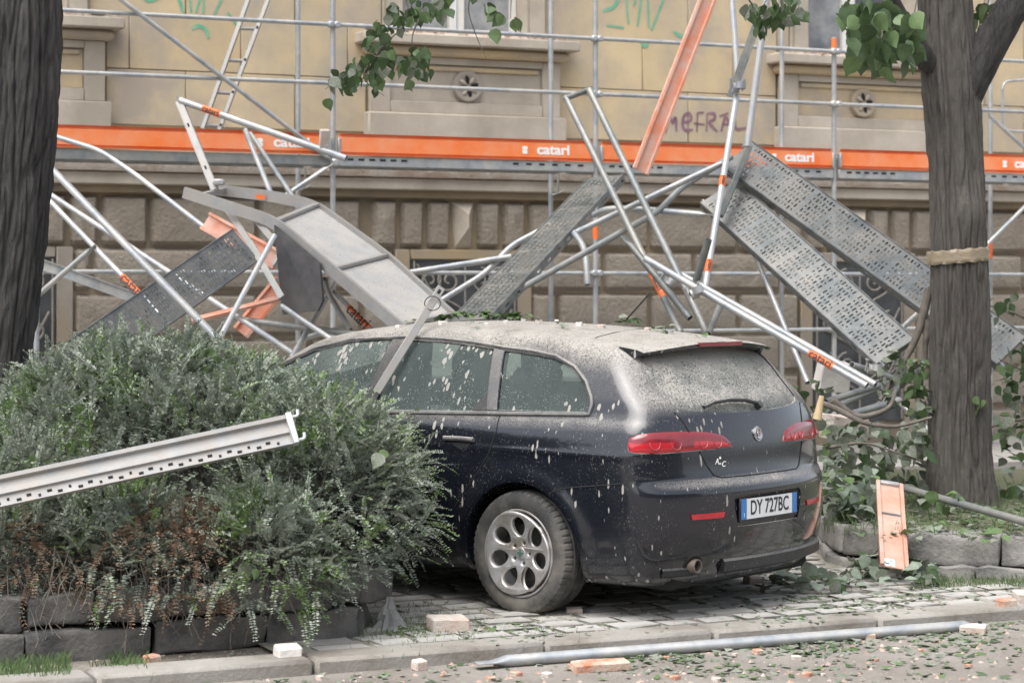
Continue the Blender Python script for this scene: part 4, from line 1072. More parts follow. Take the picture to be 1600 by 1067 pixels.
# ================================================================== standing scaffold
VR0, VR1 = 17.45, 18.42
BAY = [3.49-2.57, 3.49, 6.06, 8.61, 11.19, 13.76, 16.3]
SCF = empty('facade_scaffold', S(8, 17.9, 0)); tag(SCF, 'standing steel tube scaffold with an orange toe board along the ochre facade', 'scaffold')
TR = .0242
def sp_part(name, m, f, parent=SCF, smooth=40):
    b = MB(); f(b); return b.build(name, m, parent, smooth)
for u in BAY:
    for v in (VR0, VR1):
        top = 6.8
        if abs(u-11.19) < .01 and v == VR0: top = 4.14
        st = sp_part('standard', M_['galv'], lambda b: b.tube([S(u, v, .06), S(u, v, top)], TR, 12))
        sp_part('base_plate', M_['galv'], lambda b: b.box((u, v, .067), (.15, .15, .012), SM))
        if v == VR0:
            zz = {11.19: 4.07, 8.61: 2.22, 13.76: 2.3}.get(round(u, 2))
            if zz: sp_part('orange_band', M_['orange_tape'], lambda b: b.tube([S(u, v, zz-.06), S(u, v, zz+.06)], TR*1.04, 12, hollow=False), st)
            if round(u, 2) == 8.61: sp_part('orange_band', M_['orange_tape'], lambda b: b.tube([S(u, v, 4.40), S(u, v, 4.5)], TR*1.04, 12, hollow=False), st)
        if round(u, 2) == 13.76 and v == VR1: sp_part('orange_band', M_['orange_tape'], lambda b: b.tube([S(u, v, 2.02), S(u, v, 2.20)], TR*1.04, 12, hollow=False), st)
def rail(i, j, z, v=VR0, r=.019, dz=0.0):
    for k in range(i, j):
        a, b_ = BAY[k], BAY[k+1]
        sp_part('guard_rail', M_['galv'], lambda b: b.tube([S(a+.02, v-.03, z), S(a+.09, v-.03, z), S(b_-.09, v-.03, z), S(b_-.02, v-.03, z)], r, 10, bend=False, rr=None))
        for u in (a+.028, b_-.028): sp_part('coupler', M_['galv'], lambda b: b.box((u, v-.028, z), (.06, .065, .055), SM, .012))
rail(0, 6, 3.49); rail(0, 6, 4.00); rail(0, 6, 1.845); rail(4, 5, 1.31); rail(3, 4, 1.31)
# decks and toe boards
for k in range(len(BAY)-1):
    a, b_ = BAY[k]+.03, BAY[k+1]-.03
    for r_, v in enumerate((17.53, 17.86)):
        sp_part('deck_plank', M_['galv'], lambda b: b.box(((a+b_)/2, v+.15, 2.855), (b_-a, .31, .012), SM).box(((a+b_)/2, v+.003, 2.825), (b_-a, .006, .07), SM).box(((a+b_)/2, v+.297, 2.825), (b_-a, .006, .07), SM))
    dp = sp_part('deck_edge', M_['galv_mid'] if k < 2 else M_['galv'], lambda b: b.box(((a+b_)/2, VR0-.02, 2.815), (b_-a, .035, .085), SM, .004))
    if k >= 2:
        for q in list(np.linspace(.12, .62, 6))+list(np.linspace(1.7, 2.35, 6)):
            sp_part('slot', M_['dark'], lambda b: b.box((a+q, VR0-.0385, 2.83), (.055, .004, .018), SM), dp)
    tb = empty('toe_board', S((a+b_)/2, VR0-.05, 2.96)); tb.parent = SCF; tb.matrix_parent_inverse = parent_inv(SCF)
    z0, z1 = 2.868, 3.055
    prof = [(-.052, z0), (-.030, z0+.004), (-.028, z0+.020), (-.050, z0+.026), (-.050, z1-.032), (-.026, z1-.026), (-.026, z1-.008), (-.056, z1), (-.02, z1), (-.02, z0)]
    b = MB(); vs = []; n = len(prof)
    for u in (a+.02, b_-.02):
        for d, z in prof: vs.append(S(u, VR0+d, z))
    b.add(vs, [(i, (i+1) % n, (i+1) % n+n, i+n) for i in range(n)]+[tuple(range(n))[::-1], tuple(range(n, 2*n))])
    b.build('board', M_['orange'], tb, 20)
    for u in (a+.012, b_-.012): sp_part('end_fitting', M_['galv'], lambda b: b.box((u, VR0-.035, 2.945), (.024, .05, .14), SM, .005), tb)
    # lettering
    uc = {1: BAY[1]+2.18, 2: BAY[2]+2.10, 3: BAY[3]+2.16, 4: BAY[4]+2.16, 5: BAY[5]-.27+.1}.get(k)
    if k == 4: uc = BAY[5]-.30
    if k == 5: uc = BAY[5]+2.1
    if uc:
        Mt = SM @ Matrix.Translation((uc, VR0-.0505, 2.962)) @ Matrix.Rotation(math.pi/2, 4, 'X')
        put_text('lettering', 'catari', .125, Mt, M_['white'], tb, sx=1.18, bold=.004, car=False)
        lg = MB(); lg.box((-.285, .012, .001), (.05, .028, .002), Mt, 0); lg.box((-.285, -.024, .001), (.05, .028, .002), Mt, 0); lg.box((-.285, -.006, .0015), (.03, .07, .002), Mt)
        lg.build('logo', M_['white'], tb, 0)
# front bracing
def vtube(pts, v, r=TR): return [PV(p[0], p[1], v) for p in pts]
sp_part('diagonal_brace', M_['galv'], lambda b: b.tube(vtube([(150, -30), (519, 252)], VR0-.07), .021, 10, flat1=.08))
sp_part('diagonal_brace', M_['galv'], lambda b: b.tube(vtube([(444, 307), (519, 257)], VR0-.10), .021, 10, flat1=.08))
sp_part('coupler', M_['galv'], lambda b: b.box(tuple(UV(PV(520, 255, VR0)))+(PV(520, 255, VR0).z,), (.07, .14, .07), SM, .015))
# access stair rails at the far right
sp_part('diagonal_brace', M_['galv'], lambda b: b.tube(vtube([(1545, 180), (1640, 268)], 18.1), .021, 10))
sp_part('diagonal_brace', M_['galv'], lambda b: b.tube(vtube([(1540, 384), (1650, 275)], 17.5), .021, 10))
sp_part('gate_rail', M_['galv'], lambda b: b.tube(vtube([(1640, 122), (1566, 128), (1567, 200), (1580, 206), (1640, 204)], 18.3), .014, 10))
# tie tubes hanging below the deck at the back row
for u in (6.06, 8.61):
    sp_part('hook', M_['galv_mid'], lambda b: b.tube([S(u+.05, VR1-.06, 2.80), S(u+.05, VR1-.06, 2.62), S(u, VR1-.03, 2.60)], .010, 8))

# ---- ladder standing on the deck
LD = empty('ladder', PV(328, 202, 18.0)); tag(LD, 'aluminium ladder leaning inside the scaffold beside the green graffiti', 'ladder')
ra = [PV(316, 203, 17.98), PV(402, -40, 18.25)]; rb_ = [PV(342, 205, 17.98), PV(434, -40, 18.25)]
def box_bar(p, q, w, t, up=Vector((0, -1, 0))):
    d = (q-p).normalized(); s_ = d.cross(up).normalized(); n_ = s_.cross(d); L = (q-p).length; c = (p+q)/2
    M = Matrix(((d.x, s_.x, n_.x, c.x), (d.y, s_.y, n_.y, c.y), (d.z, s_.z, n_.z, c.z), (0, 0, 0, 1)))
    return M, L
for a, b_ in (ra, rb_):
    M, L = box_bar(a, b_, .05, .025); MB().box((0, 0, 0), (L, .036, .06), M, .004).build('side_rail', M_['alu'], LD)
for k in range(6):
    t = .03+k*.205; p = ra[0].lerp(ra[1], t); q = rb_[0].lerp(rb_[1], t)
    MB().tube([p, q], .017, 8, hollow=False).build('rung', M_['alu'], LD)
    M, L = box_bar(rb_[0], rb_[1], .05, .025); 
    MB().box((-L/2+t*L, 0, .032), (.024, .02, .003), M).build('rung_end', M_['dark'], LD)

# ================================================================== fallen pieces
FALL = 'pieces of the collapsed scaffold'
def fallen_tube(label, pts, r=TR, m='galv', bands=(), flat0=0, flat1=0, bolts=(), name='scaffold_tube', n=12, mark=None):
    q = [P(*p) for p in pts]
    root = empty(name, q[0]); tag(root, label, 'tube', FALL)
    MB().tube(q, r, n, flat0=flat0, flat1=flat1).build('tube', M_[m], root)
    for (t0, t1) in bands:
        a = q[0].lerp(q[-1], t0); b = q[0].lerp(q[-1], t1)
        o = MB().tube([a, b], r*1.05, n, hollow=False).build('orange_band', M_['orange_tape'], root)
        # dark printing on the band
        d = (b-a).normalized(); view = Vector((0, -1, 0)); s_ = d.cross(view).normalized(); nrm = s_.cross(d).normalized()
        if nrm.y > 0: nrm = -nrm; s_ = -s_
        up = s_ if s_.z > 0 else -s_; dx = d if d.x > 0 else -d
        c = (a+b)/2+nrm*(r*1.06); L = (b-a).length
        Mt = Matrix(((dx.x, up.x, nrm.x, c.x), (dx.y, up.y, nrm.y, c.y), (dx.z, up.z, nrm.z, c.z), (0, 0, 0, 1)))
        put_text('lettering', 'catari', L*.42, Mt, M_['black'], o, sx=.95, bold=.001, car=False)
    for (t, sz) in bolts:
        c = q[0].lerp(q[-1], t); MB().lathe([(0, .0), (sz, 0), (sz, .02), (sz*.5, .022), (sz*.5, .034), (0, .034)], 8, Matrix.Translation(c+Vector((0, -r*.3, 0))) @ Matrix.Rotation(math.pi/2, 4, 'X')).build('bolt', M_['galv_dark'], root)
    return root
ft = fallen_tube
# left group
ft('bent guard rail tube drooping behind the dark leaning tree trunk', [(40, 199, 17.0), (155, 235, 16.9), (205, 268, 16.8), (345, 375, 16.4)], .021)
ft('thick straight tube crossing in front of the perforated plank in the shrub', [(60, 243, 13.9), (372, 563, 12.55)], .0242)
ft('thin tube with orange band ending behind the plank in the shrub', [(60, 296, 16.4), (250, 492, 15.6)], .0215, bands=[(.70, .87)])
ft('short strut bolted to the thin orange-banded tube', [(40, 478, 16.2), (149, 384, 16.0)], .0215, flat1=.07, bolts=[(.99, .014)])
ft('long thin tube running down behind the plank into the shrub', [(60, 292, 16.9), (460, 553, 15.2)], .0215)
ft('short pale tube standing in the shrub below the dark hatch', [(429, 368, 14.9), (340, 535, 14.2)], .020, m='white_tube')
ft('curved tube hanging right of the dark hatch', [(507, 434, 15.6), (513, 458, 15.5), (548, 515, 15.3)], .020, flat0=.05, bolts=[(.01, .012)])
ft('tube end with a plain orange band beside the car windscreen', [(516, 450, 15.8), (582, 516, 15.4)], .019, bands=[(.45, .95)])
ft('low tube lying in the shrub toward the car bonnet', [(440, 478, 15.2), (540, 545, 14.9)], .020)
ft('pale tube low behind the car windscreen', [(470, 530, 15.6), (540, 510, 15.6)], .020, m='white_tube')
ft('thick sloping tube with an orange band over the ladder foot', [(281, 157, 16.6), (541, 248, 16.2)], .0265, bands=[(.14, .25)])
ft('left leg of the V strut under the sloping tube', [(383, 203, 16.55), (427, 312, 16.3)], .022)
ft('right leg of the V strut under the sloping tube', [(390, 208, 16.6), (463, 316, 16.4)], .020)
# middle group
ft('straight tube sticking out left from the upturned plank', [(640, 426, 16.4), (800, 401, 16.2)], .0235)
ft('bent tube curving up behind the upturned plank', [(684, 473, 16.0), (757, 428, 16.2), (800, 383, 16.4), (860, 352, 16.5)], .0235)
ft('long bent tube sloping up from the car roof to the leaning pole', [(748, 488, 14.9), (1028, 331, 15.8), (1066, 292, 16.0), (1143, 245, 16.2)], .0245, m='galv_mid')
ft('tube with a bolted flat end meeting the leaning pole', [(897, 365, 15.9), (1141, 249, 15.7)], .0235, flat1=.09, bolts=[(.985, .014)])
ft('short crooked tube hanging with its open end down', [(896, 363, 15.75), (914, 388, 15.7), (918, 445, 15.6)], .0245)
ft('level bent tube with a flattened right end', [(928, 336, 16.1), (948, 326, 16.0), (1000, 327, 15.9), (1118, 337, 15.7)], .0245, flat1=.12)
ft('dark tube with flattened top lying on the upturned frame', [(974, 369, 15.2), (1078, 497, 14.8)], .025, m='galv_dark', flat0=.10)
ft('lower of the two long parallel tubes, with printed orange band', [(1008, 404, 14.9), (1354, 603, 14.0)], .0245, bands=[(.752, .858)])
ft('upper of the two long parallel tubes behind the car', [(1050, 421, 15.3), (1368, 601, 14.4)], .0245)
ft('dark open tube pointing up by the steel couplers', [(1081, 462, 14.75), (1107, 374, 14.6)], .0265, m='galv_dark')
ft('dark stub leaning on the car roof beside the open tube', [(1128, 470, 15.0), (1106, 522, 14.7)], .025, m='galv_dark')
ft('leaning pale pole with two orange bands', [(1151, 150, 15.9), (1100, 458, 15.2)], .0245, m='white_tube', bands=[(.42, .47), (.84, .90)])
ft('pale upright pole entering the picture above the leaning pole', [(1141, -40, 16.5), (1153, 128, 16.3)], .0235, m='white_tube')
ft('thick pale pole with open lower end over the two planks', [(1203, -40, 15.6), (1168, 229, 15.5)], .0265, m='white_tube')
ft('curved thin tube beneath the lower perforated plank', [(1215, 410, 15.9), (1296, 501, 15.7), (1384, 584, 15.4)], .018)
ft('short open tube end with a coupler under the planks', [(1331, 570, 14.9), (1392, 590, 15.2)], .0245)
ft('grey tube lying level over the broken branches', [(1290, 628, 14.3), (1372, 602, 14.8)], .0245, m='galv_mid')
ft('dusty tube lying low among the broken branches', [(1312, 652, 14.6), (1405, 625, 15.0)], .0245)
ft('pale strut poking out between the planks and the tree', [(1405, 517, 16.3), (1446, 479, 16.3)], .022, m='white_tube')
ft('thin tube low among leaves left of the tree trunk', [(1375, 600, 15.2), (1470, 690, 14.9)], .018, m='white_tube')
ft('dark tube with a drilled flat end lying on the bed before the tree', [(1336, 741, 14.3), (1640, 826, 12.1)], .0245, m='galv_mid', flat0=.09, bolts=[(.012, .012)])
ka, kb = G(742, 1036, -.022), G(1538, 975, -.022)
root = empty('scaffold_tube', ka); tag(root, 'long galvanised tube with flattened drilled ends lying along the kerb', 'tube', FALL)
MB().tube([ka, kb], .029, 14, flat0=.16, flat1=.13).build('tube', M_['galv'], root)
for t in (.075, .99): MB().lathe([(0, 0), (.011, 0), (.011, .002), (0, .002)], 12, Matrix.Translation(ka.lerp(kb, t)+Vector((0, -.004, .012))) @ Matrix.Rotation(.5, 4, 'X')).build('bolt_hole', M_['dark'], root)

ft('grey tube crossing low behind the splintered stub', [(1262, 655, 14.9), (1420, 585, 15.6)], .0245, m='galv_mid')
ft('dull tube under the lower plank beside the broken limb', [(1335, 668, 14.9), (1452, 560, 15.4)], .0245, m='galv_mid')
ft('thin tube leaning between the lower plank and the parallel tubes', [(1180, 398, 16.0), (1262, 598, 15.2)], .020)
ft('dull tube lying flat behind the car bonnet under the deck', [(380, 500, 15.6), (600, 528, 15.0)], .0245, m='galv_mid')
ft('grey tube rising beside the hatch toward the deck', [(455, 560, 15.0), (530, 430, 15.9)], .0215)
# ---- couplers with bolts
def coupler(label, px, py, Y, rot=0.0, k=1.0):
    c = P(px, py, Y); root = empty('tube_coupler', c); tag(root, label, 'coupler', 'steel couplers on the fallen tubes')
    M = Matrix.Translation(c) @ Matrix.Rotation(rot, 4, 'Y')
    MB().lathe([(.028*k, -.025), (.036*k, -.025), (.036*k, .025), (.028*k, .025)], 14, M @ Matrix.Rotation(math.pi/2, 4, 'Y'), True).build('clamp', M_['galv'], root)
    MB().lathe([(.028*k, -.025), (.036*k, -.025), (.036*k, .025), (.028*k, .025)], 14, M @ Matrix.Translation((.03, -.04, .02)) @ Matrix.Rotation(.8, 4, 'Z'), True).build('clamp', M_['galv'], root)
    for s in (-1, 1):
        MB().tube([M @ Vector((s*.045, -.03, -.02)), M @ Vector((s*.05, -.045, .07))], .007, 8, hollow=False).build('bolt', M_['galv'], root)
        MB().lathe([(0, 0), (.014, 0), (.014, .016), (0, .016)], 6, M @ Matrix.Translation((s*.05, -.045, .055))).build('nut', M_['galv'], root)
    return root
coupler('bright coupler joining the dark open tube to the parallel tubes', 1085, 459, 14.6, -.4, 1.05)
coupler('coupler gripping the upturned frame under the dark flat-ended tube', 1040, 441, 15.0, .6)
coupler('coupler on the short open tube end under the planks', 1362, 577, 14.85, .2)
coupler('coupler near the top of the leaning pale pole', 1150, 138, 15.85, .1, 1.1)

# ---- perforated planks
def plank(label, A, B, Cc, W=.32, holes='slots', m='galv_mid', cells=None, sides=True, name='perforated_plank'):
    """A->B length edge, Cc gives the side the width goes to"""
    x = (B-A); L = x.length; x.normalize(); y = (Cc-A); y -= x*y.dot(x); y.normalize(); z = x.cross(y)
    if z.y > 0: zf = -1
    else: zf = 1
    z = z*zf                                   # face towards the camera side
    root = empty(name, A); tag(root, label, 'plank', FALL)
    M = Matrix(((x.x, y.x, z.x, A.x), (x.y, y.y, z.y, A.y), (x.z, y.z, z.z, A.z), (0, 0, 0, 1)))
    V = []; Fq = []
    def cell(x0, x1, y0, y1, hx, hy, zz=0.0, mp=None):
        n = len(V); cx, cy = (x0+x1)/2, (y0+y1)/2
        pts = [(x0, y0), (x1, y0), (x1, y1), (x0, y1)]; ins = [(cx-hx, cy-hy), (cx+hx, cy-hy), (cx+hx, cy+hy), (cx-hx, cy+hy)]
        for p in pts+ins: V.append(M @ Vector((p[0], p[1], zz)) if mp is None else M @ mp(p[0], p[1]))
        for i in range(4): Fq.append((n+i, n+(i+1) % 4, n+4+(i+1) % 4, n+4+i))
    def quad(x0, x1, y0, y1, zz=0.0, mp=None):
        n = len(V)
        for p in [(x0, y0), (x1, y0), (x1, y1), (x0, y1)]: V.append(M @ Vector((p[0], p[1], zz)) if mp is None else M @ mp(p[0], p[1]))
        Fq.append((n, n+1, n+2, n+3))
    e = .028; px_ = .030; nx = int((L-.10)/px_); ny = 6; py_ = (W-2*e)/ny; x00 = (L-nx*px_)/2
    quad(0, x00, 0, W); quad(L-x00, L, 0, W); quad(x00, L-x00, 0, e); quad(x00, L-x00, W-e, W)
    for i in range(nx):
        for j in range(ny):
            a, b = x00+i*px_, x00+(i+1)*px_; c, d = e+j*py_, e+(j+1)*py_
            if i % 7 == 6: quad(a, b, c, d, .0)
            elif (i+j) % 2: cell(a, b, c, d, .0065, py_*.36)
            else: cell(a, b, c, d, .0065, py_*.16)
    np_m = np_mesh('deck', [tuple(v) for v in V], Fq, M_[m]); link('deck', np_m, root)
    for yy, sgn in ((0, -1), (W, 1)):
        V = []; Fq = []
        k = 0; xx = 0.0
        while xx < L-1e-6:
            x2 = min(L, xx+.10)
            mpf = lambda a, b, yy=yy: Vector((a, yy, -.006-b))
            if x2-xx > .08 and k % 2 == 0: cell(xx, x2, 0, .055, .034, .009, mp=mpf)
            else: quad(xx, x2, 0, .055, mp=mpf)
            xx = x2; k += 1
        quad(0, L, .0, .022, mp=lambda a, b, yy=yy, sgn=sgn: Vector((a, yy-sgn*b, -.061)))
        quad(0, L, .0, .006, mp=lambda a, b, yy=yy, sgn=sgn: Vector((a, yy, -b)))
        link('side_flange', np_mesh('flange', [tuple(v) for v in V], Fq, M_[m]), root)
        MB().tube([M @ Vector((0, yy-sgn*.006, .003)), M @ Vector((L, yy-sgn*.006, .003))], .006, 6, hollow=False).build('rolled_edge', M_[m], root)
    for xx in (.012, L-.012):
        MB().box((xx, W/2, -.035), (.02, W-.02, .055), M, .004).build('end_bracket', M_['galv_dark'], root)
        for yy in (.05, W-.05): MB().tube([M @ Vector((xx, yy, -.03)), M @ Vector((xx+(.05 if xx > L/2 else -.05), yy, -.035)), M @ Vector((xx+(.06 if xx > L/2 else -.06), yy, -.075))], .012, 8, hollow=False).build('hook', M_['galv'], root)
    return root
plank('perforated steel plank slanting up out of the small-leaved shrub', P(363, 357, 15.3), P(64, 560, 13.2), P(398, 412, 15.25), .30, m='plank')
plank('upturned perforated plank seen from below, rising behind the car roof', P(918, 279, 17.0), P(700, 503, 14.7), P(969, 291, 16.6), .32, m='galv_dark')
plank('upper of two perforated planks sliding down behind the tape-wrapped tree', P(1176, 221, 16.4), P(1604, 524, 15.3), P(1156, 273, 16.2), .36, m='plank')
plank('lower of two perforated planks, ending above the broken branches', P(1152, 281, 16.3), P(1430, 528, 15.0), P(1131, 333, 16.1), .36, m='plank')
eb = empty('plank_end_bar', P(1170, 226, 16.2)); tag(eb, 'dark steel end bar along the top ends of the two sliding planks', 'steel bar', FALL)
M, L = box_bar(P(1171, 228, 16.25), P(1125, 338, 15.95), .05, .03); MB().box((0, 0, 0), (L, .05, .045), M, .006).build('bar', M_['galv_dark'], eb)
fp = empty('steel_strip', P(1184, 45, 16.1)); tag(fp, 'narrow dark steel plank edge crossing the pale poles', 'steel strip', FALL)
M, L = box_bar(P(1188, 38, 16.2), P(1147, 152, 16.0), .05, .03); MB().box((0, 0, 0), (L, .012, .05), M, .002).box((0, .03, -.02), (L, .05, .008), M).build('strip', M_['galv_dark'], fp)
ch = empty('steel_channel', P(70, 414, 16.6)); tag(ch, 'galvanised channel bar emerging from behind the dark leaning trunk', 'steel bar', FALL)
M, L = box_bar(P(50, 407, 16.6), P(214, 466, 16.0), .05, .03); MB().box((0, 0, 0), (L, .072, .006), M).box((0, .037, .015), (L, .006, .035), M).box((0, -.037, .015), (L, .006, .035), M).build('channel', M_['galv_mid'], ch)

# ---- upturned H frame
FR = empty('fallen_scaffold_bay', P(1100, 520, 15.0)); tag(FR, 'weathered scaffold frame of two legs leaning with its top bar up', 'scaffold frame', FALL)
def ftube(name, pts, r, m, parent, **k): return MB().tube([P(*p) for p in pts], r, 12, **k).build(name, M_[m], parent)
lg = ftube('leg', [(884, 152, 16.3), (1064, 520, 14.9)], .0255, 'galv_mid', FR)
ftube('leg', [(921, 141, 16.2), (1110, 532, 14.8)], .0265, 'galv_mid', FR)
ftube('top_bar', [(881, 155, 16.3), (925, 139, 16.2)], .022, 'galv_dark', FR, hollow=False)
a, b = P(884, 152, 16.3).lerp(P(1064, 520, 14.9), .762), P(884, 152, 16.3).lerp(P(1064, 520, 14.9), .862)
bo = MB().tube([a, b], .0268, 12, hollow=False).build('orange_band', M_['orange_tape'], FR)
d = (b-a).normalized(); n_ = Vector((0, -1, 0)); n_ = (n_-d*n_.dot(d)).normalized(); up = n_.cross(d); c = (a+b)/2+n_*.0272
put_text('lettering', 'catari', .055, Matrix(((d.x, up.x, n_.x, c.x), (d.y, up.y, n_.y, c.y), (d.z, up.z, n_.z, c.z), (0, 0, 0, 1))), M_['black'], bo, car=False, bold=.001)

# ---- bracket arm with slots, top left
BK = empty('bracket_arm', P(333, 292, 16.3)); tag(BK, 'pale slotted bracket arm standing beside the ladder foot', 'bracket', FALL)
M, L = box_bar(P(279, 158, 16.6), P(335, 296, 16.2), .05, .03)
MB().box((0, 0, 0), (L, .052, .006), M).box((0, .026, -.022), (L, .005, .05), M).box((0, -.026, -.022), (L, .005, .05), M).build('arm', M_['alu'], BK)
for t in (-.22, .26): MB().box((t*L, 0, .004), (.035, .014, .003), M).build('slot', M_['dark'], BK)
MB().tube([P(276, 150, 16.6), P(281, 166, 16.6)], .008, 8, hollow=False).build('pin', M_['galv'], BK)
MB().box((0, 0, 0), (.09, .05, .05), Matrix.Translation(P(342, 285, 16.2)), .012).build('clamp', M_['galv'], BK)

# ---- bent aluminium deck platform with hatch
DK = empty('deck_platform', P(560, 470, 14.9)); tag(DK, 'bent aluminium deck platform with speckled panel, resting behind the car windscreen', 'platform', FALL)
fa = [P(288, 301, 15.9), P(428, 346, 15.5), P(632, 518, 14.6)]; ra_ = [P(342, 297, 16.5), P(420, 306, 16.3), P(490, 320, 16.1), P(604, 402, 15.7), P(712, 500, 15.1)]
def profile_bar(name, pts, w, h, m, parent, up=Vector((0, 0, 1))):
    q = smooth_path(pts, 5, .16) if len(pts) > 2 else pts; n = len(q); vs = []; fs = []
    for i in range(n):
        d = (q[min(i+1, n-1)]-q[max(i-1, 0)]).normalized(); s_ = d.cross(up).normalized(); u_ = s_.cross(d)
        for a_, b_ in ((-1, -1), (1, -1), (1, 1), (-1, 1)): vs.append(q[i]+s_*(a_*w/2)+u_*(b_*h/2))
    for i in range(n-1):
        for k in range(4): fs.append((i*4+k, i*4+(k+1) % 4, (i+1)*4+(k+1) % 4, (i+1)*4+k))
    fs += [(0, 3, 2, 1), tuple((n-1)*4+k for k in range(4))]
    return MB().add(vs, fs).build(name, M_[m], parent, 30)
profile_bar('side_rail', fa, .03, .085, 'alu', DK); profile_bar('side_rail', ra_, .03, .085, 'alu', DK)
def deckpt(s, t):      # s along, t across
    def along(path, s_):
        Ls = [0]
        for a_, b_ in zip(path, path[1:]): Ls.append(Ls[-1]+(b_-a_).length)
        d_ = s_*Ls[-1]
        for i in range(len(path)-1):
            if d_ <= Ls[i+1] or i == len(path)-2: return path[i].lerp(path[i+1], (d_-Ls[i])/(Ls[i+1]-Ls[i]))
    f_ = [fa[1], fa[2]]; r_ = [ra_[2], ra_[3], ra_[4]]
    return along(f_, s).lerp(along(r_, s), t)
vs = []; fs = []; n = 10
for i in range(n+1):
    for t in (.02, .98):
        p = deckpt(i/n, t); vs += [p+Vector((0, 0, .012)), p+Vector((0, 0, -.012))]
for i in range(n):
    a = i*4; b = a+4; fs += [(a, b, b+2, a+2), (a+1, a+3, b+3, b+1), (a, a+1, b+1, b), (a+2, b+2, b+3, a+3)]
fs += [(0, 2, 3, 1), (n*4, n*4+1, n*4+3, n*4+2)]
MB().add(vs, fs).build('deck_panel', M_['plywood'], DK, 25)
for s in (.02, .47, .97):
    profile_bar('cross_bar', [deckpt(s, 0)+Vector((0, -.004, .018)), deckpt(s, 1)+Vector((0, -.004, .018))], .06, .022, 'alu', DK)
profile_bar('cross_bar', [fa[0].lerp(fa[1], .15), ra_[0].lerp(ra_[1], .1)], .05, .04, 'alu', DK)
so = MB().box((0, 0, 0), (.07, .003, .035), Matrix.Translation(P(407, 308, 16.27)) @ Matrix.Rotation(.12, 4, 'Y')).build('orange_sticker', M_['orange_tape'], DK)
hv = [P(428, 352, 15.42), P(499, 412, 15.1), P(504, 470, 15.0), P(496, 486, 15.0), P(441, 492, 15.2)]
MB().prism(hv, (.012, .02, 0)).build('hatch_panel', M_['darkpanel'], DK, 0)
# pale ladder-like rails under the deck
for i, (a, b, lab) in enumerate([((354, 326, 15.9), (396, 388, 15.4), 'pale rail under the bent deck, nearer the orange board'), ((396, 338, 15.7), (430, 379, 15.4), 'short pale rail under the bent deck beside the dark hatch')]):
    e_ = empty('aluminium_rail', P(*a)); tag(e_, lab, 'rail', FALL)
    M, L = box_bar(P(*a), P(*b), .04, .03); MB().box((0, 0, 0), (L, .05, .035), M, .004).build('rail', M_['alu'], e_)
    MB().box((-L/2+.03, 0, .019), (.024, .022, .003), M).build('rail_hole', M_['dark'], e_)
e_ = empty('steel_angle', P(393, 380, 15.4)); tag(e_, 'grey angle bar dropping from the pale rail behind the short tube', 'steel bar', FALL)
M, L = box_bar(P(390, 378, 15.4), P(440, 464, 15.0), .04, .03); MB().box((0, 0, 0), (L, .045, .006), M).box((0, .022, -.02), (L, .005, .04), M).build('angle', M_['galv_mid'], e_)

# ---- orange boards
def toe(label, A, B, w, m='orange_old', face=Vector((0, -1, .15)), sticker=False, tail=False):
    root = empty('orange_toe_board', A); tag(root, label, 'toe board', FALL)
    d = (B-A); L = d.length; d.normalize(); n_ = (face-d*face.dot(d)).normalized(); s_ = n_.cross(d)
    M = Matrix(((d.x, s_.x, n_.x, A.x), (d.y, s_.y, n_.y, A.y), (d.z, s_.z, n_.z, A.z), (0, 0, 0, 1))); h = w/2
    prof = [(-h, .022), (-h, 0), (h, 0), (h, .022), (h-.022, .026), (h-.026, .006), (-h+.026, .006), (-h+.022, .026)]
    vs = []; n = len(prof)
    for x in (0, L):
        for y, z in prof: vs.append(M @ Vector((x, y, z)))
    MB().add(vs, [(i, (i+1) % n, (i+1) % n+n, i+n) for i in range(n)]+[tuple(range(n))[::-1], tuple(range(n, 2*n))]).build('board', M_[m], root, 20)
    MB().box((L-.012, 0, .012), (.03, w*.7, .03), M, .004).build('end_fitting', M_['galv'], root)
    return root, M, L
toe('faded orange toe board behind the end of the shrub plank', P(322, 346, 16.1), P(436, 408, 15.7), .15)
toe('faded orange toe board sloping up to the dark hatch', P(376, 520, 15.8), P(442, 440, 15.9), .14)
toe('thin orange board seen edge-on crossing below the dark hatch', P(300, 503, 15.4), P(438, 468, 15.6), .05, face=Vector((0, -.5, 1)))
toe('orange toe board leaning steeply beside the purple graffiti', P(1000, 268, 17.0), P(1120, -40, 17.3), .15, face=Vector((.45, -1, 0)))
ro, Mx, L = toe('pink-orange board propped on the grey kerb blocks by the car', P(1397, 888, 12.1), P(1389, 757, 12.9), .165, face=Vector((0, -1, .4)), m='orange_pale')
M_['sticker'] = mat('pale_sticker', (.55, .60, .64), (.66, .70, .72), rough=.5, nscale=60)
MB().box((.045, .035, .0075), (.07, .08, .002), Mx).build('sticker', M_['sticker'], ro, 0)
for k in range(5): MB().box((.045, .010+k*.012, .009), (.05, .004, .001), Mx).build('sticker_stripe', mat('stripe', (.2, .3, .42)) if k == 0 else bpy.data.materials['stripe'], ro, 0)
MB().box((L*.62, 0, .008), (.02, .12, .003), Mx).build('torn_tape', M_['galv_dark'], ro, 0)

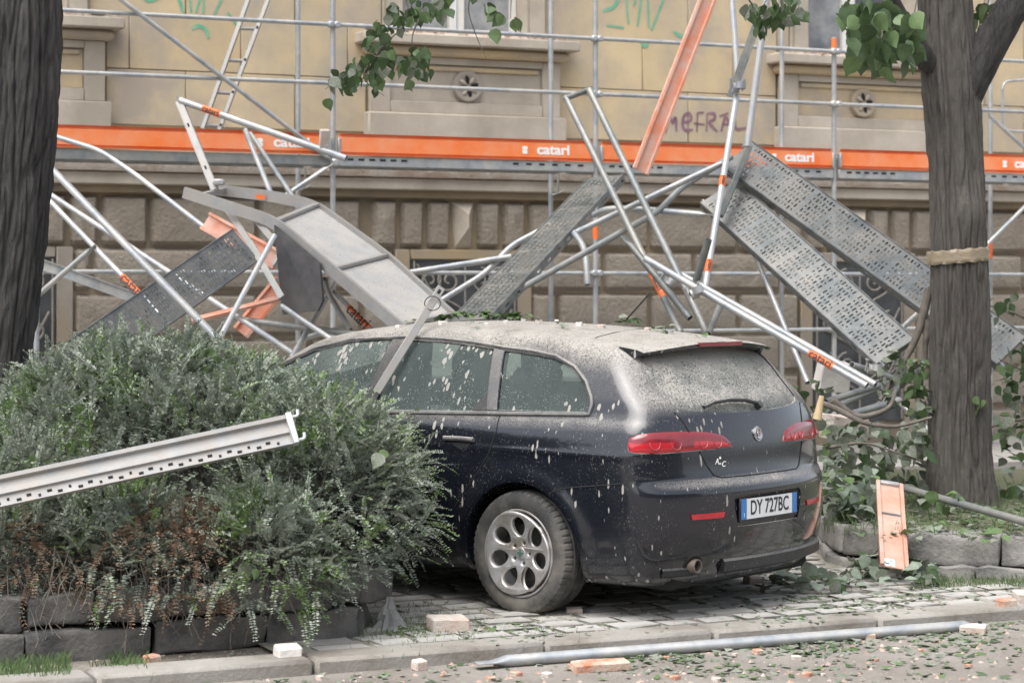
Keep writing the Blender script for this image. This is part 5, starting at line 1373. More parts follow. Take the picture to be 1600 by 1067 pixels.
# ---- pale perforated beam lying on the shrub (left)
LB = empty('perforated_beam', P(460, 675, 10.0)); tag(LB, 'long pale perforated beam with end hooks lying across the small-leaved shrub', 'beam', FALL)
A = P(-60, 783, 9.55); B = P(459, 672, 10.05); d = (B-A); L = d.length; d.normalize(); n_ = Vector((.1, -1, .45)); n_ = (n_-d*n_.dot(d)).normalized(); s_ = n_.cross(d)
Mb = Matrix(((d.x, s_.x, n_.x, A.x), (d.y, s_.y, n_.y, A.y), (d.z, s_.z, n_.z, A.z), (0, 0, 0, 1)))
prof = [(-.075, .0), (-.075, .03), (-.068, .03), (-.066, .004), (-.018, .004), (-.012, .020), (.012, .020), (.018, .004), (.05, .004), (.056, .028), (.075, .030), (.075, .0)]
vs = []; n = len(prof)
for x in (0, L):
    for y, z in prof: vs.append(Mb @ Vector((x, y, z)))
MB().add(vs, [(i, (i+1) % n, (i+1) % n+n, i+n) for i in range(n)]+[tuple(range(n))[::-1], tuple(range(n, 2*n))]).build('profile', M_['alu'], LB, 20)
k = 0; x = .06
while x < L-.05:
    MB().box((x, -.045+(.006 if k % 2 else -.006), .0045), (.022 if k % 3 else .012, .013, .003), Mb).build('slot', M_['dark'], LB, 0); x += .047; k += 1
MB().box((L-.012, 0, .02), (.03, .16, .05), Mb, .004).build('end_plate', M_['white_tube'], LB)
for y in (-.06, .06): MB().tube([Mb @ Vector((L, y, .02)), Mb @ Vector((L+.035, y, .02)), Mb @ Vector((L+.04, y+.03, .02))], .008, 8, hollow=False).build('hook', M_['white_tube'], LB)

# ---- flat strip leaning on the car
q = CM @ hit(644, 531); 
sa = P(588, 613, (q.y)-.15); sb = P(690, 449, q.y+.02)
FS = empty('flat_bar', sa); tag(FS, 'pale flat bar with a drilled end leaning against the dusty car roof', 'flat bar', FALL)
M, L = box_bar(sa, sb, .06, .01, up=Vector((.3, -1, .2))); MB().box((0, 0, 0), (L, .046, .012), M, .003).build('bar', M_['alu'], FS)
MB().box((L/2-.03, 0, .007), (.026, .016, .002), M).build('drilled_hole', M_['dark'], FS)
c = P(676, 474, q.y); MB().tube([c+Vector((.045*math.cos(t), -.02, .04*math.sin(t))) for t in np.linspace(0, 6.2, 14)], .003, 5, hollow=False, bend=False).build('wire_loop', M_['black'], FS)

# ---- debris: bricks and plaster
M_['brick'] = mat('broken_brick', (.42, .17, .10), (.52, .26, .17), rough=.95, nscale=9, bump=.9, bscale=60, c3=(.55, .46, .38), c3_scale=9, c3_amt=.4, bdist=.01)
M_['brick_pale'] = mat('mortar_caked_brick', (.54, .48, .43), (.62, .58, .53), rough=.95, nscale=9, bump=.9, bscale=60, c3=(.52, .40, .33), c3_scale=8, c3_amt=.3, bdist=.01)
M_['plaster'] = mat('white_plaster_lump', (.62, .58, .53), (.72, .69, .65), rough=.95, nscale=9, bump=.7, bscale=40)
def chunk(label, px, py, size, m, rot, z=None, cat='brick', Y=None, name='broken_brick', tilt=.1):
    p = G(px, py, -.05 if z is None else z) if Y is None else P(px, py, Y)
    me_ = bmesh_mesh(rough_block(size[0], size[2], size[1], min(size)*.16, px, 2), name, M_[m], 30)
    o = link(name, me_); o.matrix_basis = Matrix.Translation(p+Vector((0, 0, size[2]*.5))) @ Matrix.Rotation(rot, 4, 'Z') @ Matrix.Rotation(tilt, 4, 'X'); tag(o, label, cat, 'rubble on the ground'); return o
chunk('pale mortar-caked half brick before the car wheel', 700, 990, (.19, .11, .085), 'brick_pale', .35, z=0, tilt=.05)
chunk('long pinkish brick fragment lying on the road', 938, 1047, (.27, .09, .045), 'brick', .3)
chunk('small brown brick chip at the kerb left of the long tube', 655, 1046, (.06, .05, .045), 'brick_pale', .7)
chunk('red brick chip before the dark block wall', 237, 1040, (.075, .05, .05), 'brick', 1.0, z=-.01)
chunk('rounded stone before the dark block wall', 450, 1034, (.12, .09, .08), 'plaster', .4, z=-.01, cat='stone', name='loose_stone')
chunk('brown brick chip on the road under the long tube', 1358, 998, (.055, .045, .03), 'brick', .2)
chunk('brick chunk beside the right end of the long tube', 1520, 988, (.13, .08, .04), 'brick_pale', -.3)
chunk('orange brick lump on the kerb near the grey block edging', 1572, 952, (.10, .07, .06), 'brick', .5, z=0)
chunk('pale brick lump at the picture edge by the kerb', 1602, 945, (.12, .08, .08), 'brick_pale', .2, z=0)
chunk('small dark block beneath the car bumper', 1178, 915, (.10, .08, .06), 'galv_dark' if False else 'brick_pale', .3, z=0, cat='stone', name='loose_stone')
chunk('brick bit touching the rear tyre', 897, 960, (.085, .06, .035), 'brick_pale', .1, z=0)
chunk('orange chip on the road below the long tube', 1184, 1022, (.045, .035, .025), 'brick', .6)
chunk('pink brick piece balanced on the sloping banded tube', 507, 232, (.075, .06, .15), 'brick_pale', .3, Y=16.25, tilt=.25)
chunk('white plaster slab behind the printed orange band', 1300, 612, (.26, .12, .22), 'plaster', .4, Y=15.2, cat='plaster', name='plaster_slab', tilt=.3)
chunk('grey rubble lump among leaves right of the car lamp', 1318, 690, (.25, .2, .18), 'brick_pale', .4, Y=14.2, cat='stone', name='loose_stone')
# small loose grit (too small to count)
V = []; Fq = []
def grit(p, s):
    n = len(V); a = random.uniform(0, 6.28)
    for k in range(4): V.append((p.x+s*math.cos(a+k*1.57)*random.uniform(.7, 1.2), p.y+s*math.sin(a+k*1.57)*random.uniform(.7, 1.2), p.z))
    V.append((p.x, p.y, p.z+s*random.uniform(.5, 1.0)))
    for k in range(4): Fq.append((n+k, n+(k+1) % 4, n+4))
for k in range(1500):
    u = random.uniform(-1.5, 9); v = random.uniform(7.6, 9.15); grit(S(u, v, -.05), random.choice((.004, .006, .008, .012, .016)))
for k in range(1500):
    u = random.uniform(-1.5, 9); v = random.uniform(9.37, 10.2); grit(S(u, v, .015 if u > 3.7 else -.012), random.choice((.004, .006, .009)))
o = link('loose_grit', np_mesh('grit', V, Fq, M_['rubble'])); tag(o, 'loose mortar grit scattered over the road and kerb', 'grit', kind='stuff')

# crumbs on the car roof and chips on the road, each its own piece
cm_ = [bmesh_mesh(rough_block(.05, .03, .04, .008, 7*k+1, 1), 'crumb', M_['plaster'] if k % 3 else M_['brick_pale'], 30) for k in range(4)]
for k, (px, py) in enumerate([(818, 501), (842, 505), (760, 508), (905, 509), (870, 503), (1012, 516), (692, 507), (940, 512), (622, 512), (790, 504)]):
    q = CM @ hit(px, py); o = link('plaster_crumb', random.choice(cm_)); o.matrix_basis = Matrix.Translation(q+Vector((0, 0, .006))) @ Matrix.Rotation(random.uniform(0, 6), 4, 'Z') @ Matrix.Scale(random.uniform(.45, 1.0), 4)
    tag(o, 'small pale plaster crumb lying on the dusty car roof', 'plaster', 'plaster crumbs on the car roof')
bm_ = [bmesh_mesh(rough_block(.05, .028, .04, .009, 7*k+60, 1), 'chip', M_['brick'] if k % 2 else M_['brick_pale'], 30) for k in range(4)]
for k in range(34):
    p = G(random.uniform(420, 1600), random.uniform(1015, 1064), -.05); o = link('brick_chip', random.choice(bm_)); o.matrix_basis = Matrix.Translation(p+Vector((0, 0, .006))) @ Matrix.Rotation(random.uniform(0, 6), 4, 'Z') @ Matrix.Scale(random.uniform(.3, 1.0), 4)
    tag(o, 'small broken brick chip scattered on the dusty road', 'brick', 'brick chips on the road')
# ================================================================== trees
def bark_mat(name, a, b, c, moss=None):
    m = mat(name, a, b, rough=.92, nscale=38, bump=1.0, bscale=70, c3=c, c3_scale=5, c3_amt=.35, stretch=(1, 1, .16), bdist=.03)
    return m
M_['bark_dark'] = bark_mat('dark_wet_bark', (.024, .022, .022), (.062, .058, .055), (.095, .088, .082))
M_['bark'] = bark_mat('grey_brown_bark', (.050, .044, .039), (.112, .100, .087), (.135, .125, .108))
M_['wood'] = mat('torn_wood', (.50, .36, .20), (.62, .48, .30), rough=.8, nscale=20, stretch=(1, 1, .2))
M_['twig'] = mat('twig_bark', (.10, .085, .07), (.17, .15, .125), rough=.9, nscale=20)
def trunk_mesh(pts, radii, n=250, step=.02, amp=.016, freq=15.0, seed=0, bulges=()):
    L = [0]
    for a, b in zip(pts, pts[1:]): L.append(L[-1]+(b-a).length)
    m = max(4, int(L[-1]/step)); s = np.linspace(0, L[-1], m+1)
    C = np.stack([pchip(L, [p[i] for p in pts])(s) for i in range(3)], 1); R = pchip(L, radii)(s)
    T = np.gradient(C, axis=0); T /= np.linalg.norm(T, axis=1, keepdims=True)
    ref = np.array([0, 1.0, 0]); 
    A = np.cross(T, ref); A /= np.linalg.norm(A, axis=1, keepdims=True); B = np.cross(T, A)
    th = np.linspace(0, 2*math.pi, n, endpoint=False); V = np.zeros((m+1, n, 3))
    from mathutils import noise as nz
    for i in range(m+1):
        for k in range(n):
            x, y = math.cos(th[k]), math.sin(th[k]); r0 = R[i]
            wob = .35*nz.noise(Vector((x*2, y*2, s[i]*1.5+seed)))
            q = Vector((x*r0*freq+wob, y*r0*freq+wob, s[i]*1.7+seed))
            f = -1.25*math.exp(-(nz.noise(q)/.13)**2)+.25; f2 = nz.noise(Vector((x*r0*freq*2.6, y*r0*freq*2.6, s[i]*9+seed)))
            big = nz.noise(Vector((x*1.3, y*1.3, s[i]*1.1+seed)))
            r = r0*(1+.05*big)+amp*(f*.7+f2*.45)*min(1, r0/.12)
            for (c, rad, h) in bulges:
                d = (Vector(C[i])+Vector(A[i])*x*r0+Vector(B[i])*y*r0-c).length; r += h*math.exp(-(d/rad)**2)
            V[i, k] = C[i]+(A[i]*x+B[i]*y)*r
    idx = np.arange((m+1)*n).reshape(m+1, n); a = idx[:-1]; b = idx[1:]
    Fq = np.stack([a, np.roll(a, -1, 1), np.roll(b, -1, 1), b], -1).reshape(-1, 4)
    return V.reshape(-1, 3), Fq
def trunk(name, pts, radii, m, parent, **k):
    V, Fq = trunk_mesh(pts, radii, **k); return link(name, np_mesh(name, V, Fq, M_[m], True), parent)
# ---- leaves
def leaf_mesh(name, m, L=1.0, W=.86, fold=.16, curl=.18, heart=.12, seed=0):
    rows = 6; vs = []; fs = []
    prof = [0, .36, .5, .46, .32, .14, 0]
    for i in range(rows+1):
        t = i/rows; w = prof[i]*W; y = t*L-(heart*L if i == 1 else 0)*.6; z = -curl*L*t*t+.02*math.sin(seed+i*2.2)
        vs += [(-w, y, z+fold*w*1.0+.03*math.sin(seed*3+i)), (0, t*L, z), (w, y, z+fold*w+.03*math.cos(seed*2+i))]
    for i in range(rows):
        a = i*3; b = a+3; fs += [(a, a+1, b+1, b), (a+1, a+2, b+2, b+1)]
    me_ = bpy.data.meshes.new(name); me_.from_pydata(vs, [], fs); me_.polygons.foreach_set('use_smooth', [True]*len(me_.polygons)); me_.materials.append(m); me_.update(); return me_
def leaf_mat(name, a, b, c=None, rough=.55):
    m = mat(name, a, b, rough=rough, nscale=3.0, c3=c, c3_scale=6, c3_amt=.35) if c else mat(name, a, b, rough=rough, nscale=3.0)
    nt = m.node_tree; b_ = nt.nodes['Principled BSDF']
    tr = nt.nodes.new('ShaderNodeBsdfTranslucent'); ad = nt.nodes.new('ShaderNodeMixShader'); ad.inputs[0].default_value = .22
    col = b_.inputs['Base Color'].links[0].from_socket; nt.links.new(col, tr.inputs[0])
    nt.links.new(b_.outputs[0], ad.inputs[1]); nt.links.new(tr.outputs[0], ad.inputs[2]); nt.links.new(ad.outputs[0], nt.nodes['Material Output'].inputs[0]); return m
M_['leaf_a'] = leaf_mat('lime_leaf', (.045, .080, .030), (.075, .122, .050))
M_['leaf_b'] = leaf_mat('lime_leaf_bright', (.095, .155, .055), (.135, .205, .085))
M_['leaf_d'] = leaf_mat('dusty_lime_leaf', (.12, .15, .10), (.20, .235, .17), (.27, .28, .235), .7)
M_['leaf_u'] = leaf_mat('pale_leaf_underside', (.20, .25, .19), (.28, .33, .26), None, .7)
LEAF = {k: [leaf_mesh('leaf', M_['leaf_'+k], curl=random.uniform(.05, .35), fold=random.uniform(.05, .4), seed=i) for i in range(4)] for k in 'abdu'}
def put_leaf(parent, p, size, kinds='a', down=.5, flat=False, aim=None):
    me_ = random.choice(LEAF[random.choice(kinds)]); o = link('leaf', me_, parent)
    if flat:
        R = Matrix.Rotation(random.uniform(0, 6.28), 4, 'Z') @ Matrix.Rotation(random.uniform(-.5, .35), 4, 'X') @ Matrix.Rotation(random.uniform(-.4, .4), 4, 'Y')
    else:       # hanging leaf: tip downwards, facing anywhere
        R = Matrix.Rotation(random.uniform(-1.3, 1.3)+(math.pi if random.random() < .2 else 0), 4, 'Z') @ Matrix.Rotation(-math.pi/2*random.uniform(.45, 1.1)-.0, 4, 'X') @ Matrix.Rotation(random.uniform(-.7, .7), 4, 'Y')
        R = R @ Matrix.Rotation(random.uniform(-.9, .9), 4, 'Z')
    o.matrix_basis = Matrix.Translation(p) @ R @ Matrix.Scale(size*random.uniform(.75, 1.2), 4); return o
def twig(parent, pts, r0, r1, m='twig', name='twig'):
    return MB().tube([P(*p) if not isinstance(p, Vector) else p for p in pts], r0, 7, hollow=False, rr=(1.0, r1/r0)).build(name, M_[m], parent)
def crown(tree, c, r, n, seed):
    rg = np.random.default_rng(seed); D = rg.normal(size=(n, 3)); D /= np.linalg.norm(D, axis=1, keepdims=True); rad = rg.uniform(.25, 1, n)**.5
    cl = rg.normal(size=(60, 3)); cl /= np.linalg.norm(cl, axis=1, keepdims=True); cl *= rg.uniform(.4, 1, (60, 1))
    pick = rg.integers(0, 60, n); C = np.array(c)+(cl[pick]*.9+rg.normal(size=(n, 3))*.13)*np.array(r)
    a = rg.normal(size=(n, 3)); a /= np.linalg.norm(a, axis=1, keepdims=True); b = np.cross(a, rg.normal(size=(n, 3))); b /= np.linalg.norm(b, axis=1, keepdims=True)
    s = rg.uniform(.05, .085, (n, 1)); V = np.stack([C-a*s, C+b*s*.8, C+a*s, C-b*s*.8], 1).reshape(-1, 3); Fq = np.arange(n*4).reshape(n, 4)
    o = link('crown', np_mesh('crown', V, Fq, M_['leaf_a']), tree); tag(o, kind='stuff')
# left tree
TL = empty('lime_tree', P(-70, 830, 12.0)); tag(TL, 'dark-barked leaning tree trunk behind the small-leaved shrub', 'tree')
trunk('trunk', [P(-78, 840, 12.0), P(-52, 700, 12.0), P(-18, 520, 12.0), P(6, 300, 12.0), P(20, 60, 12.0), P(28, -260, 12.1), Vector((-3.0, 12.6, 6.4))], [.33, .285, .262, .262, .27, .25, .12], 'bark_dark', TL, seed=3, amp=.028, freq=21)
trunk('limb', [Vector((-2.85, 12.1, 4.6)), Vector((-1.6, 12.6, 5.0)), Vector((-.5, 13.0, 4.75)), Vector((.3, 13.4, 4.5))], [.10, .06, .035, .015], 'bark_dark', TL, n=24, step=.08, amp=.006, seed=5)
crown(TL, (-2.6, 12.6, 7.0), (2.6, 2.4, 1.7), 5000, 5)
tw = [[(720, -60, 13.2), (668, 5, 13.1), (612, 60, 13.0), (560, 105, 12.9), (508, 140, 12.9)], [(668, 5, 13.1), (640, 60, 13.0), (655, 110, 13.0)], [(612, 60, 13), (585, 40, 13.1)], [(760, -60, 13.3), (728, 10, 13.3), (745, 60, 13.3), (760, 92, 13.3)], [(800, -60, 13.2), (798, 30, 13.2)], [(612, 60, 13), (560, 120, 13.0), (600, 150, 13.0)]]
for t in tw: twig(TL, t, .006, .002)
def spray(tree, spots, Y, n_each, size, kinds, spread=(16, 16), dY=.25):
    for (px, py) in spots:
        for k in range(n_each):
            put_leaf(tree, P(px+random.gauss(0, spread[0]), py+random.gauss(0, spread[1]), Y+random.uniform(-dY, dY)), size, kinds)
spray(TL, [(690, 5), (655, 12), (625, 28), (600, 45), (620, 15), (590, 72), (600, 92), (650, 78), (655, 95), (570, 95), (585, 115), (545, 112), (560, 125), (640, 112)], 13.0, 14, .076, 'aaaabd', (12, 11))
spray(TL, [(512, 122), (530, 122)], 12.9, 3, .085, 'abd', (8, 6)); put_leaf(TL, P(508, 155, 12.9), .085, 'b')
spray(TL, [(735, 5), (690, 2)], 13.3, 3, .085, 'ab', (8, 8)); spray(TL, [(778, 10), (785, 28), (803, 30)], 13.2, 3, .09, 'ab', (5, 9))
# right tree
TRr = empty('lime_tree', P(1500, 800, 14.1)); tag(TRr, 'thick grey-brown tree with pale tape round its trunk beside the car', 'tree')
def W14(px): return px*14.1/FPX
trunk('trunk', [P(1503, 830, 14.1), P(1501, 770, 14.1), P(1500, 690, 14.1), P(1500, 560, 14.1), P(1498, 400, 14.1), P(1494, 260, 14.1), P(1485, 130, 14.1), P(1477, 0, 14.1), P(1470, -220, 14.1), Vector((2.8, 14.4, 6.2))], [.28, .235, .206, .196, .188, .183, .187, .178, .16, .08], 'bark', TRr, seed=11, amp=.020, freq=25, bulges=[(P(1520, 335, 13.9), .12, .035)])
trunk('limb', [P(1500, 165, 14.1), P(1525, 110, 14.05), P(1562, 45, 14.0), P(1612, -40, 13.95), P(1690, -200, 13.9), Vector((4.6, 13.9, 6.2))], [.12, .125, .115, .11, .10, .05], 'bark_dark', TRr, n=70, seed=21, amp=.012, freq=19)
trunk('limb', [P(1450, 100, 14.0), P(1405, 20, 13.6), P(1370, -60, 13.2), Vector((1.6, 12.6, 4.9))], [.07, .045, .03, .02], 'bark_dark', TRr, n=30, step=.05, seed=25, amp=.006)
crown(TRr, (3.1, 14.0, 7.2), (2.6, 2.4, 1.7), 5000, 9)
M_['tape'] = mat('pale_tape', (.23, .18, .115), (.33, .27, .19), rough=.35, nscale=6, stretch=(1, 1, 6), bump=.6, bscale=30, coat=.4)
tp = MB(); n = 64; vs = []; fs = []
for k in range(n):
    t = 2*math.pi*k/n; c = P(1497, 400, 14.1); tilt = .016*math.cos(t-0.1)
    for j, (dz, rr) in enumerate(((-.048, .194), (-.044, .203), (-.02, .205), (.0, .202), (.022, .205), (.042, .203), (.046, .194))):
        r = rr+.004*math.sin(k*2.3+j*1.7)+.003*math.sin(k*.9); vs.append(c+Vector((r*math.cos(t), r*math.sin(t), dz+tilt+.004*math.sin(k*1.3+j))))
for k in range(n):
    for j in range(6): fs.append((k*7+j, ((k+1) % n)*7+j, ((k+1) % n)*7+j+1, k*7+j+1))
tp.add(vs, fs).build('tape_wrap', M_['tape'], TRr, 60)
for t in ([(1405, -60, 12.6), (1380, 10, 12.4), (1350, 55, 12.3), (1335, 85, 12.3)], [(1440, -40, 12.7), (1425, 40, 12.6), (1400, 95, 12.5)], [(1380, 10, 12.4), (1378, 70, 12.3), (1370, 110, 12.3)], [(1230, -60, 13.6), (1195, 5, 13.5), (1180, 35, 13.5)], [(1560, -60, 14.6), (1540, 20, 14.5), (1535, 70, 14.5)]): twig(TRr, t, .005, .002)
spray(TRr, [(1325, 15), (1345, 30), (1360, 8), (1385, 25), (1410, 15), (1430, 35), (1335, 60), (1375, 50), (1405, 60), (1345, 82), (1425, 80), (1380, 88)], 12.4, 7, .125, 'aaab', (9, 9), .3)
for p in ((1383, 92), (1420, 98), (1372, 112)): put_leaf(TRr, P(p[0], p[1], 12.3), .12, 'b')
spray(TRr, [(1170, 10), (1190, 18), (1183, 38), (1212, 8), (1225, 22), (1240, 5), (1205, 28)], 13.5, 8, .085, 'aaad', (7, 7))
spray(TRr, [(1528, 15), (1540, 30), (1548, 8), (1530, 60), (1538, 75)], 14.5, 4, .115, 'aab', (6, 8))
sh = [P(1540, 625, 13.9), P(1522, 620, 13.86), P(1533, 632, 13.86)]
for p in sh: put_leaf(TRr, p, .085, 'b')

# ================================================================== the small-leaved shrub
BU = empty('small_leaved_shrub', P(300, 960, 10.4)); tag(BU, 'spreading dusty small-leaved evergreen shrub covering the car bonnet side', 'shrub')
M_['bl1'] = leaf_mat('shrub_leaf', (.115, .152, .11), (.18, .222, .168), (.29, .32, .268))
M_['bl2'] = leaf_mat('shrub_leaf_pale', (.19, .235, .16), (.29, .335, .245), (.36, .38, .32))
M_['bl3'] = leaf_mat('shrub_leaf_young', (.095, .16, .045), (.15, .23, .075))
M_['dead'] = leaf_mat('dead_leaf', (.13, .068, .036), (.22, .125, .07), (.26, .20, .14), .8)
E = [(-1.85, 10.95, .72, .95, .72, .60), (-1.0, 10.62, .57, .52, .50, .56), (-2.45, 10.45, .56, .62, .55, .42), (-1.18, 10.02, .38, .32, .25, .34), (-1.50, 11.3, .86, .55, .5, .40), (-2.25, 11.25, .90, .5, .5, .42), (-1.02, 11.0, .74, .48, .45, .36), (-1.9, 10.15, .42, .55, .35, .30), (-1.85, 11.2, .97, .60, .45, .42), (-1.75, 9.93, .36, .52, .20, .25), (-2.5, 9.9, .40, .40, .25, .28)]
E = np.array(E)
def inside(p, k):
    q = (p[:, None, :]-E[None, :, :3])/E[None, :, 3:]; return (np.sum(q*q, 2) < k*k).any(1)
rg = np.random.default_rng(4)
def make_sprigs(n, lo, hi, mlen, spacing, leafL, up=.35, reject=.80):
    vol = E[:, 3]*E[:, 4]+E[:, 3]*E[:, 5]+E[:, 4]*E[:, 5]; pick = rg.choice(len(E), n, p=vol/vol.sum())
    D = rg.normal(size=(n, 3)); D /= np.linalg.norm(D, axis=1, keepdims=True); D[:, 2] = np.where(D[:, 2] < -.55, -D[:, 2], D[:, 2])
    from mathutils import noise as nz_
    lump = np.array([1+.20*nz_.noise(Vector(q)*2.3+Vector((3*float(k_), 0, 0))) for q, k_ in zip(D, pick)])[:, None]
    f = rg.uniform(lo, hi, (n, 1))*lump; B = E[pick, :3]+D*E[pick, 3:]*f
    keep = ~inside(B, reject) & (B[:, 2] > .10); B = B[keep]; D = D[keep]; f = f[keep]
    nrm = D/E[pick][keep][:, 3:]; nrm /= np.linalg.norm(nrm, axis=1, keepdims=True)
    d = nrm*.75+rg.normal(size=D.shape)*.38; d[:, 2] += up*rg.uniform(-.6, 1.0, len(d)); d /= np.linalg.norm(d, axis=1, keepdims=True)
    return B, d
def sprig_leaves(B, d, mlen, spacing, leafL, droop=.25):
    n = len(B); ln = rg.uniform(.55, 1.1, n)*mlen; m = int(mlen*1.1/spacing)
    s = np.cross(d, np.array([0, 0, 1.0]))+rg.normal(size=d.shape)*.25; s -= d*np.sum(s*d, 1, keepdims=True); s /= np.linalg.norm(s, axis=1, keepdims=True); nn = np.cross(s, d)
    j = np.arange(m); t = j*spacing
    pos = B[:, None, :]+d[:, None, :]*t[None, :, None]+np.array([0, 0, -1.0])*(droop*t**2/mlen)[None, :, None]
    mask = t[None, :] < ln[:, None]
    out = []
    for sg in (1, -1):
        L = leafL*rg.uniform(.65, 1.15, (n, m, 1))*(1-.45*(t/(mlen*1.1))**2)[None, :, None]
        ld = s[:, None, :]*sg*.85+d[:, None, :]*.55+nn[:, None, :]*rg.uniform(.0, .4, (n, m, 1))+rg.normal(size=(n, m, 3))*.10
        ld /= np.linalg.norm(ld, axis=2, keepdims=True); w = np.cross(ld, nn[:, None, :]+rg.normal(size=(n, m, 3))*.35); w /= np.linalg.norm(w, axis=2, keepdims=True)
        V = np.stack([pos, pos+ld*L*.5+w*L*.27, pos+ld*L, pos+ld*L*.5-w*L*.27], 2)[mask]; out.append(V)
    return np.concatenate(out), pos, mask
def add_foliage(name, B, d, mlen, spacing, leafL, mats, pr, kind=True):
    V, pos, mask = sprig_leaves(B, d, mlen, spacing, leafL); n = len(V)
    me_ = np_mesh(name, V.reshape(-1, 3), np.arange(n*4).reshape(n, 4))
    for m in mats: me_.materials.append(M_[m])
    # colour goes by clump
    from mathutils import noise as nz
    c = V[:, 0]; idx = np.array([min(len(mats)-1, max(0, int((nz.noise(Vector(p*4.5))*.9+.5+random.uniform(-.28, .28))*len(mats)))) for p in c], np.int32)
    me_.polygons.foreach_set('material_index', idx); o = link(name, me_, BU); tag(o, kind='stuff')
    # thin stems
    S0 = B; S1 = pos[np.arange(len(B)), mask.sum(1)-1]; side = np.cross(d, np.array([0, .6, .8])); side /= np.linalg.norm(side, axis=1, keepdims=True); side *= .0014
    Vs = np.stack([S0-side, S0+side, S1], 1).reshape(-1, 3); Fs = np.arange(len(B)*3).reshape(-1, 3)
    o = link(name+'_stems', np_mesh('stems', Vs, Fs, M_['twig']), BU); tag(o, kind='stuff')
def brown(p):       # dead patch low on the front
    return ((p[:, 0] > -2.35) & (p[:, 0] < -1.28) & (p[:, 2] < .60+.14*np.sin(p[:, 0]*7)) & (p[:, 1] < 10.6))
B, d = make_sprigs(12000, .78, 1.08, .16, .0105, .021)
br = brown(B) & (rg.uniform(size=len(B)) < .86)
add_foliage('foliage', B[~br], d[~br], .19, .0115, .0265, ['bl1', 'bl1', 'bl2', 'bl3'], None)
Bd = B[br]; dd = d[br]; dd[:, 2] -= .6; dd /= np.linalg.norm(dd, axis=1, keepdims=True)
add_foliage('dead_foliage', Bd, dd, .13, .014, .023, ['dead', 'dead', 'dead', 'bl1'], None)
B, d = make_sprigs(5200, .45, .82, .14, .013, .022, reject=.40); add_foliage('inner_foliage', B, d, .14, .014, .024, ['bl1', 'bl1', 'bl1'], None)
B, d = make_sprigs(1100, .98, 1.05, .32, .011, .019, up=.9, reject=.93); keep = B[:, 2] > .55; add_foliage('long_shoots', B[keep], d[keep], .27, .0105, .019, ['bl1', 'bl2', 'bl3'], None)
st = MB()
for k in range(170):
    e = E[random.randrange(len(E))]; a = Vector((e[0]*.6-.64+random.uniform(-.25, .25), e[1]*.6+4.3+random.uniform(-.2, .2), .28)); D = Vector((random.gauss(0, 1), random.gauss(-.2, 1), random.uniform(-.2, 1.2))).normalized()
    b = Vector(e[:3])+Vector((D.x*e[3], D.y*e[4], D.z*e[5]))*.93; mid = a.lerp(b, .5)+Vector((0, 0, .12))
    st.tube([a, mid, b], .007, 5, hollow=False, rr=(1.0, .25))
o = st.build('stems', M_['twig'], BU); tag(o, kind='stuff')
dt = MB()                       # bare dead twigs hanging over the stones
for k in range(150):
    x = random.uniform(-2.3, -.95); a = Vector((x, 9.95+(x+1.6)*.36+random.uniform(-.1, .12), random.uniform(.30, .55))); q = [a]
    for j in range(4): q.append(q[-1]+Vector((random.uniform(-.05, .05), random.uniform(-.05, .02), random.uniform(-.10, -.02))))
    dt.tube(q, .0022, 4, hollow=False, bend=False)
o = dt.build('dead_twigs', M_['twig'], BU); tag(o, kind='stuff')
# broad leaves caught in the shrub
CL = empty('leaf_clump', P(150, 830, 9.85)); tag(CL, 'few broad green leaves caught on the dead patch of the shrub', 'leaves', 'clumps of torn lime leaves')
for p in ((150, 803), (165, 822), (158, 830), (152, 850), (115, 838), (170, 815)): put_leaf(CL, P(p[0], p[1], 9.8), .075, 'bdu')
CL = empty('leaf_clump', P(340, 555, 10.9)); tag(CL, 'small bright green leaves poking from the top of the shrub', 'leaves', 'clumps of torn lime leaves')
for p in ((336, 548), (345, 560), (352, 572), (374, 575)): put_leaf(CL, P(p[0], p[1], 10.75), .05, 'b')
CL = empty('leaf_clump', P(560, 685, 10.2)); tag(CL, 'torn pale leaves lying on the right flank of the shrub', 'leaves', 'clumps of torn lime leaves')
for p in ((528, 685), (536, 690), (548, 688), (600, 702), (596, 708), (380, 872), (392, 885), (405, 890)): put_leaf(CL, P(p[0], p[1], 10.05 if p[0] > 450 else 9.7), .075, 'bd')

# ================================================================== torn branches and leaves
FB = 'torn lime branches'
def torn(label, wood, leaves):
    root = empty('torn_branch', P(*wood[0][0])); tag(root, label, 'branch', FB)
    for w_ in wood:
        r = w_[-1]; pts = [P(*p) for p in w_[:-1]]
        MB().tube(pts, r, 9, hollow=False, rr=(1.0, .45)).build('branch_wood', M_['twig'], root)
    for (x0, x1, y0, y1, Y0, Y1, n, size, kinds) in leaves:
        for k in range(n):
            t = random.random(); put_leaf(root, P(random.uniform(x0, x1), random.uniform(y0, y1), Y0+(Y1-Y0)*t), size*random.uniform(.6, 1.1), kinds, flat=random.random() < .35)
    return root
torn('heap of torn leafy branches between the car lamp and the taped tree', [[(1278, 628, 13.7), (1310, 640, 13.7), (1350, 662, 13.6), (1400, 668, 13.6), (1455, 652, 13.7), .022], [(1300, 625, 13.9), (1340, 655, 13.9), (1390, 640, 13.9), (1400, 610, 14.0), .026], [(1290, 700, 13.4), (1350, 690, 13.5), (1440, 720, 13.6), .012]],
     [(1284, 1330, 640, 820, 13.2, 13.8, 45, .10, 'bddu'), (1288, 1450, 655, 715, 13.5, 14.3, 110, .105, 'adddu'), (1290, 1450, 700, 765, 13.95, 14.5, 120, .11, 'addduu')])
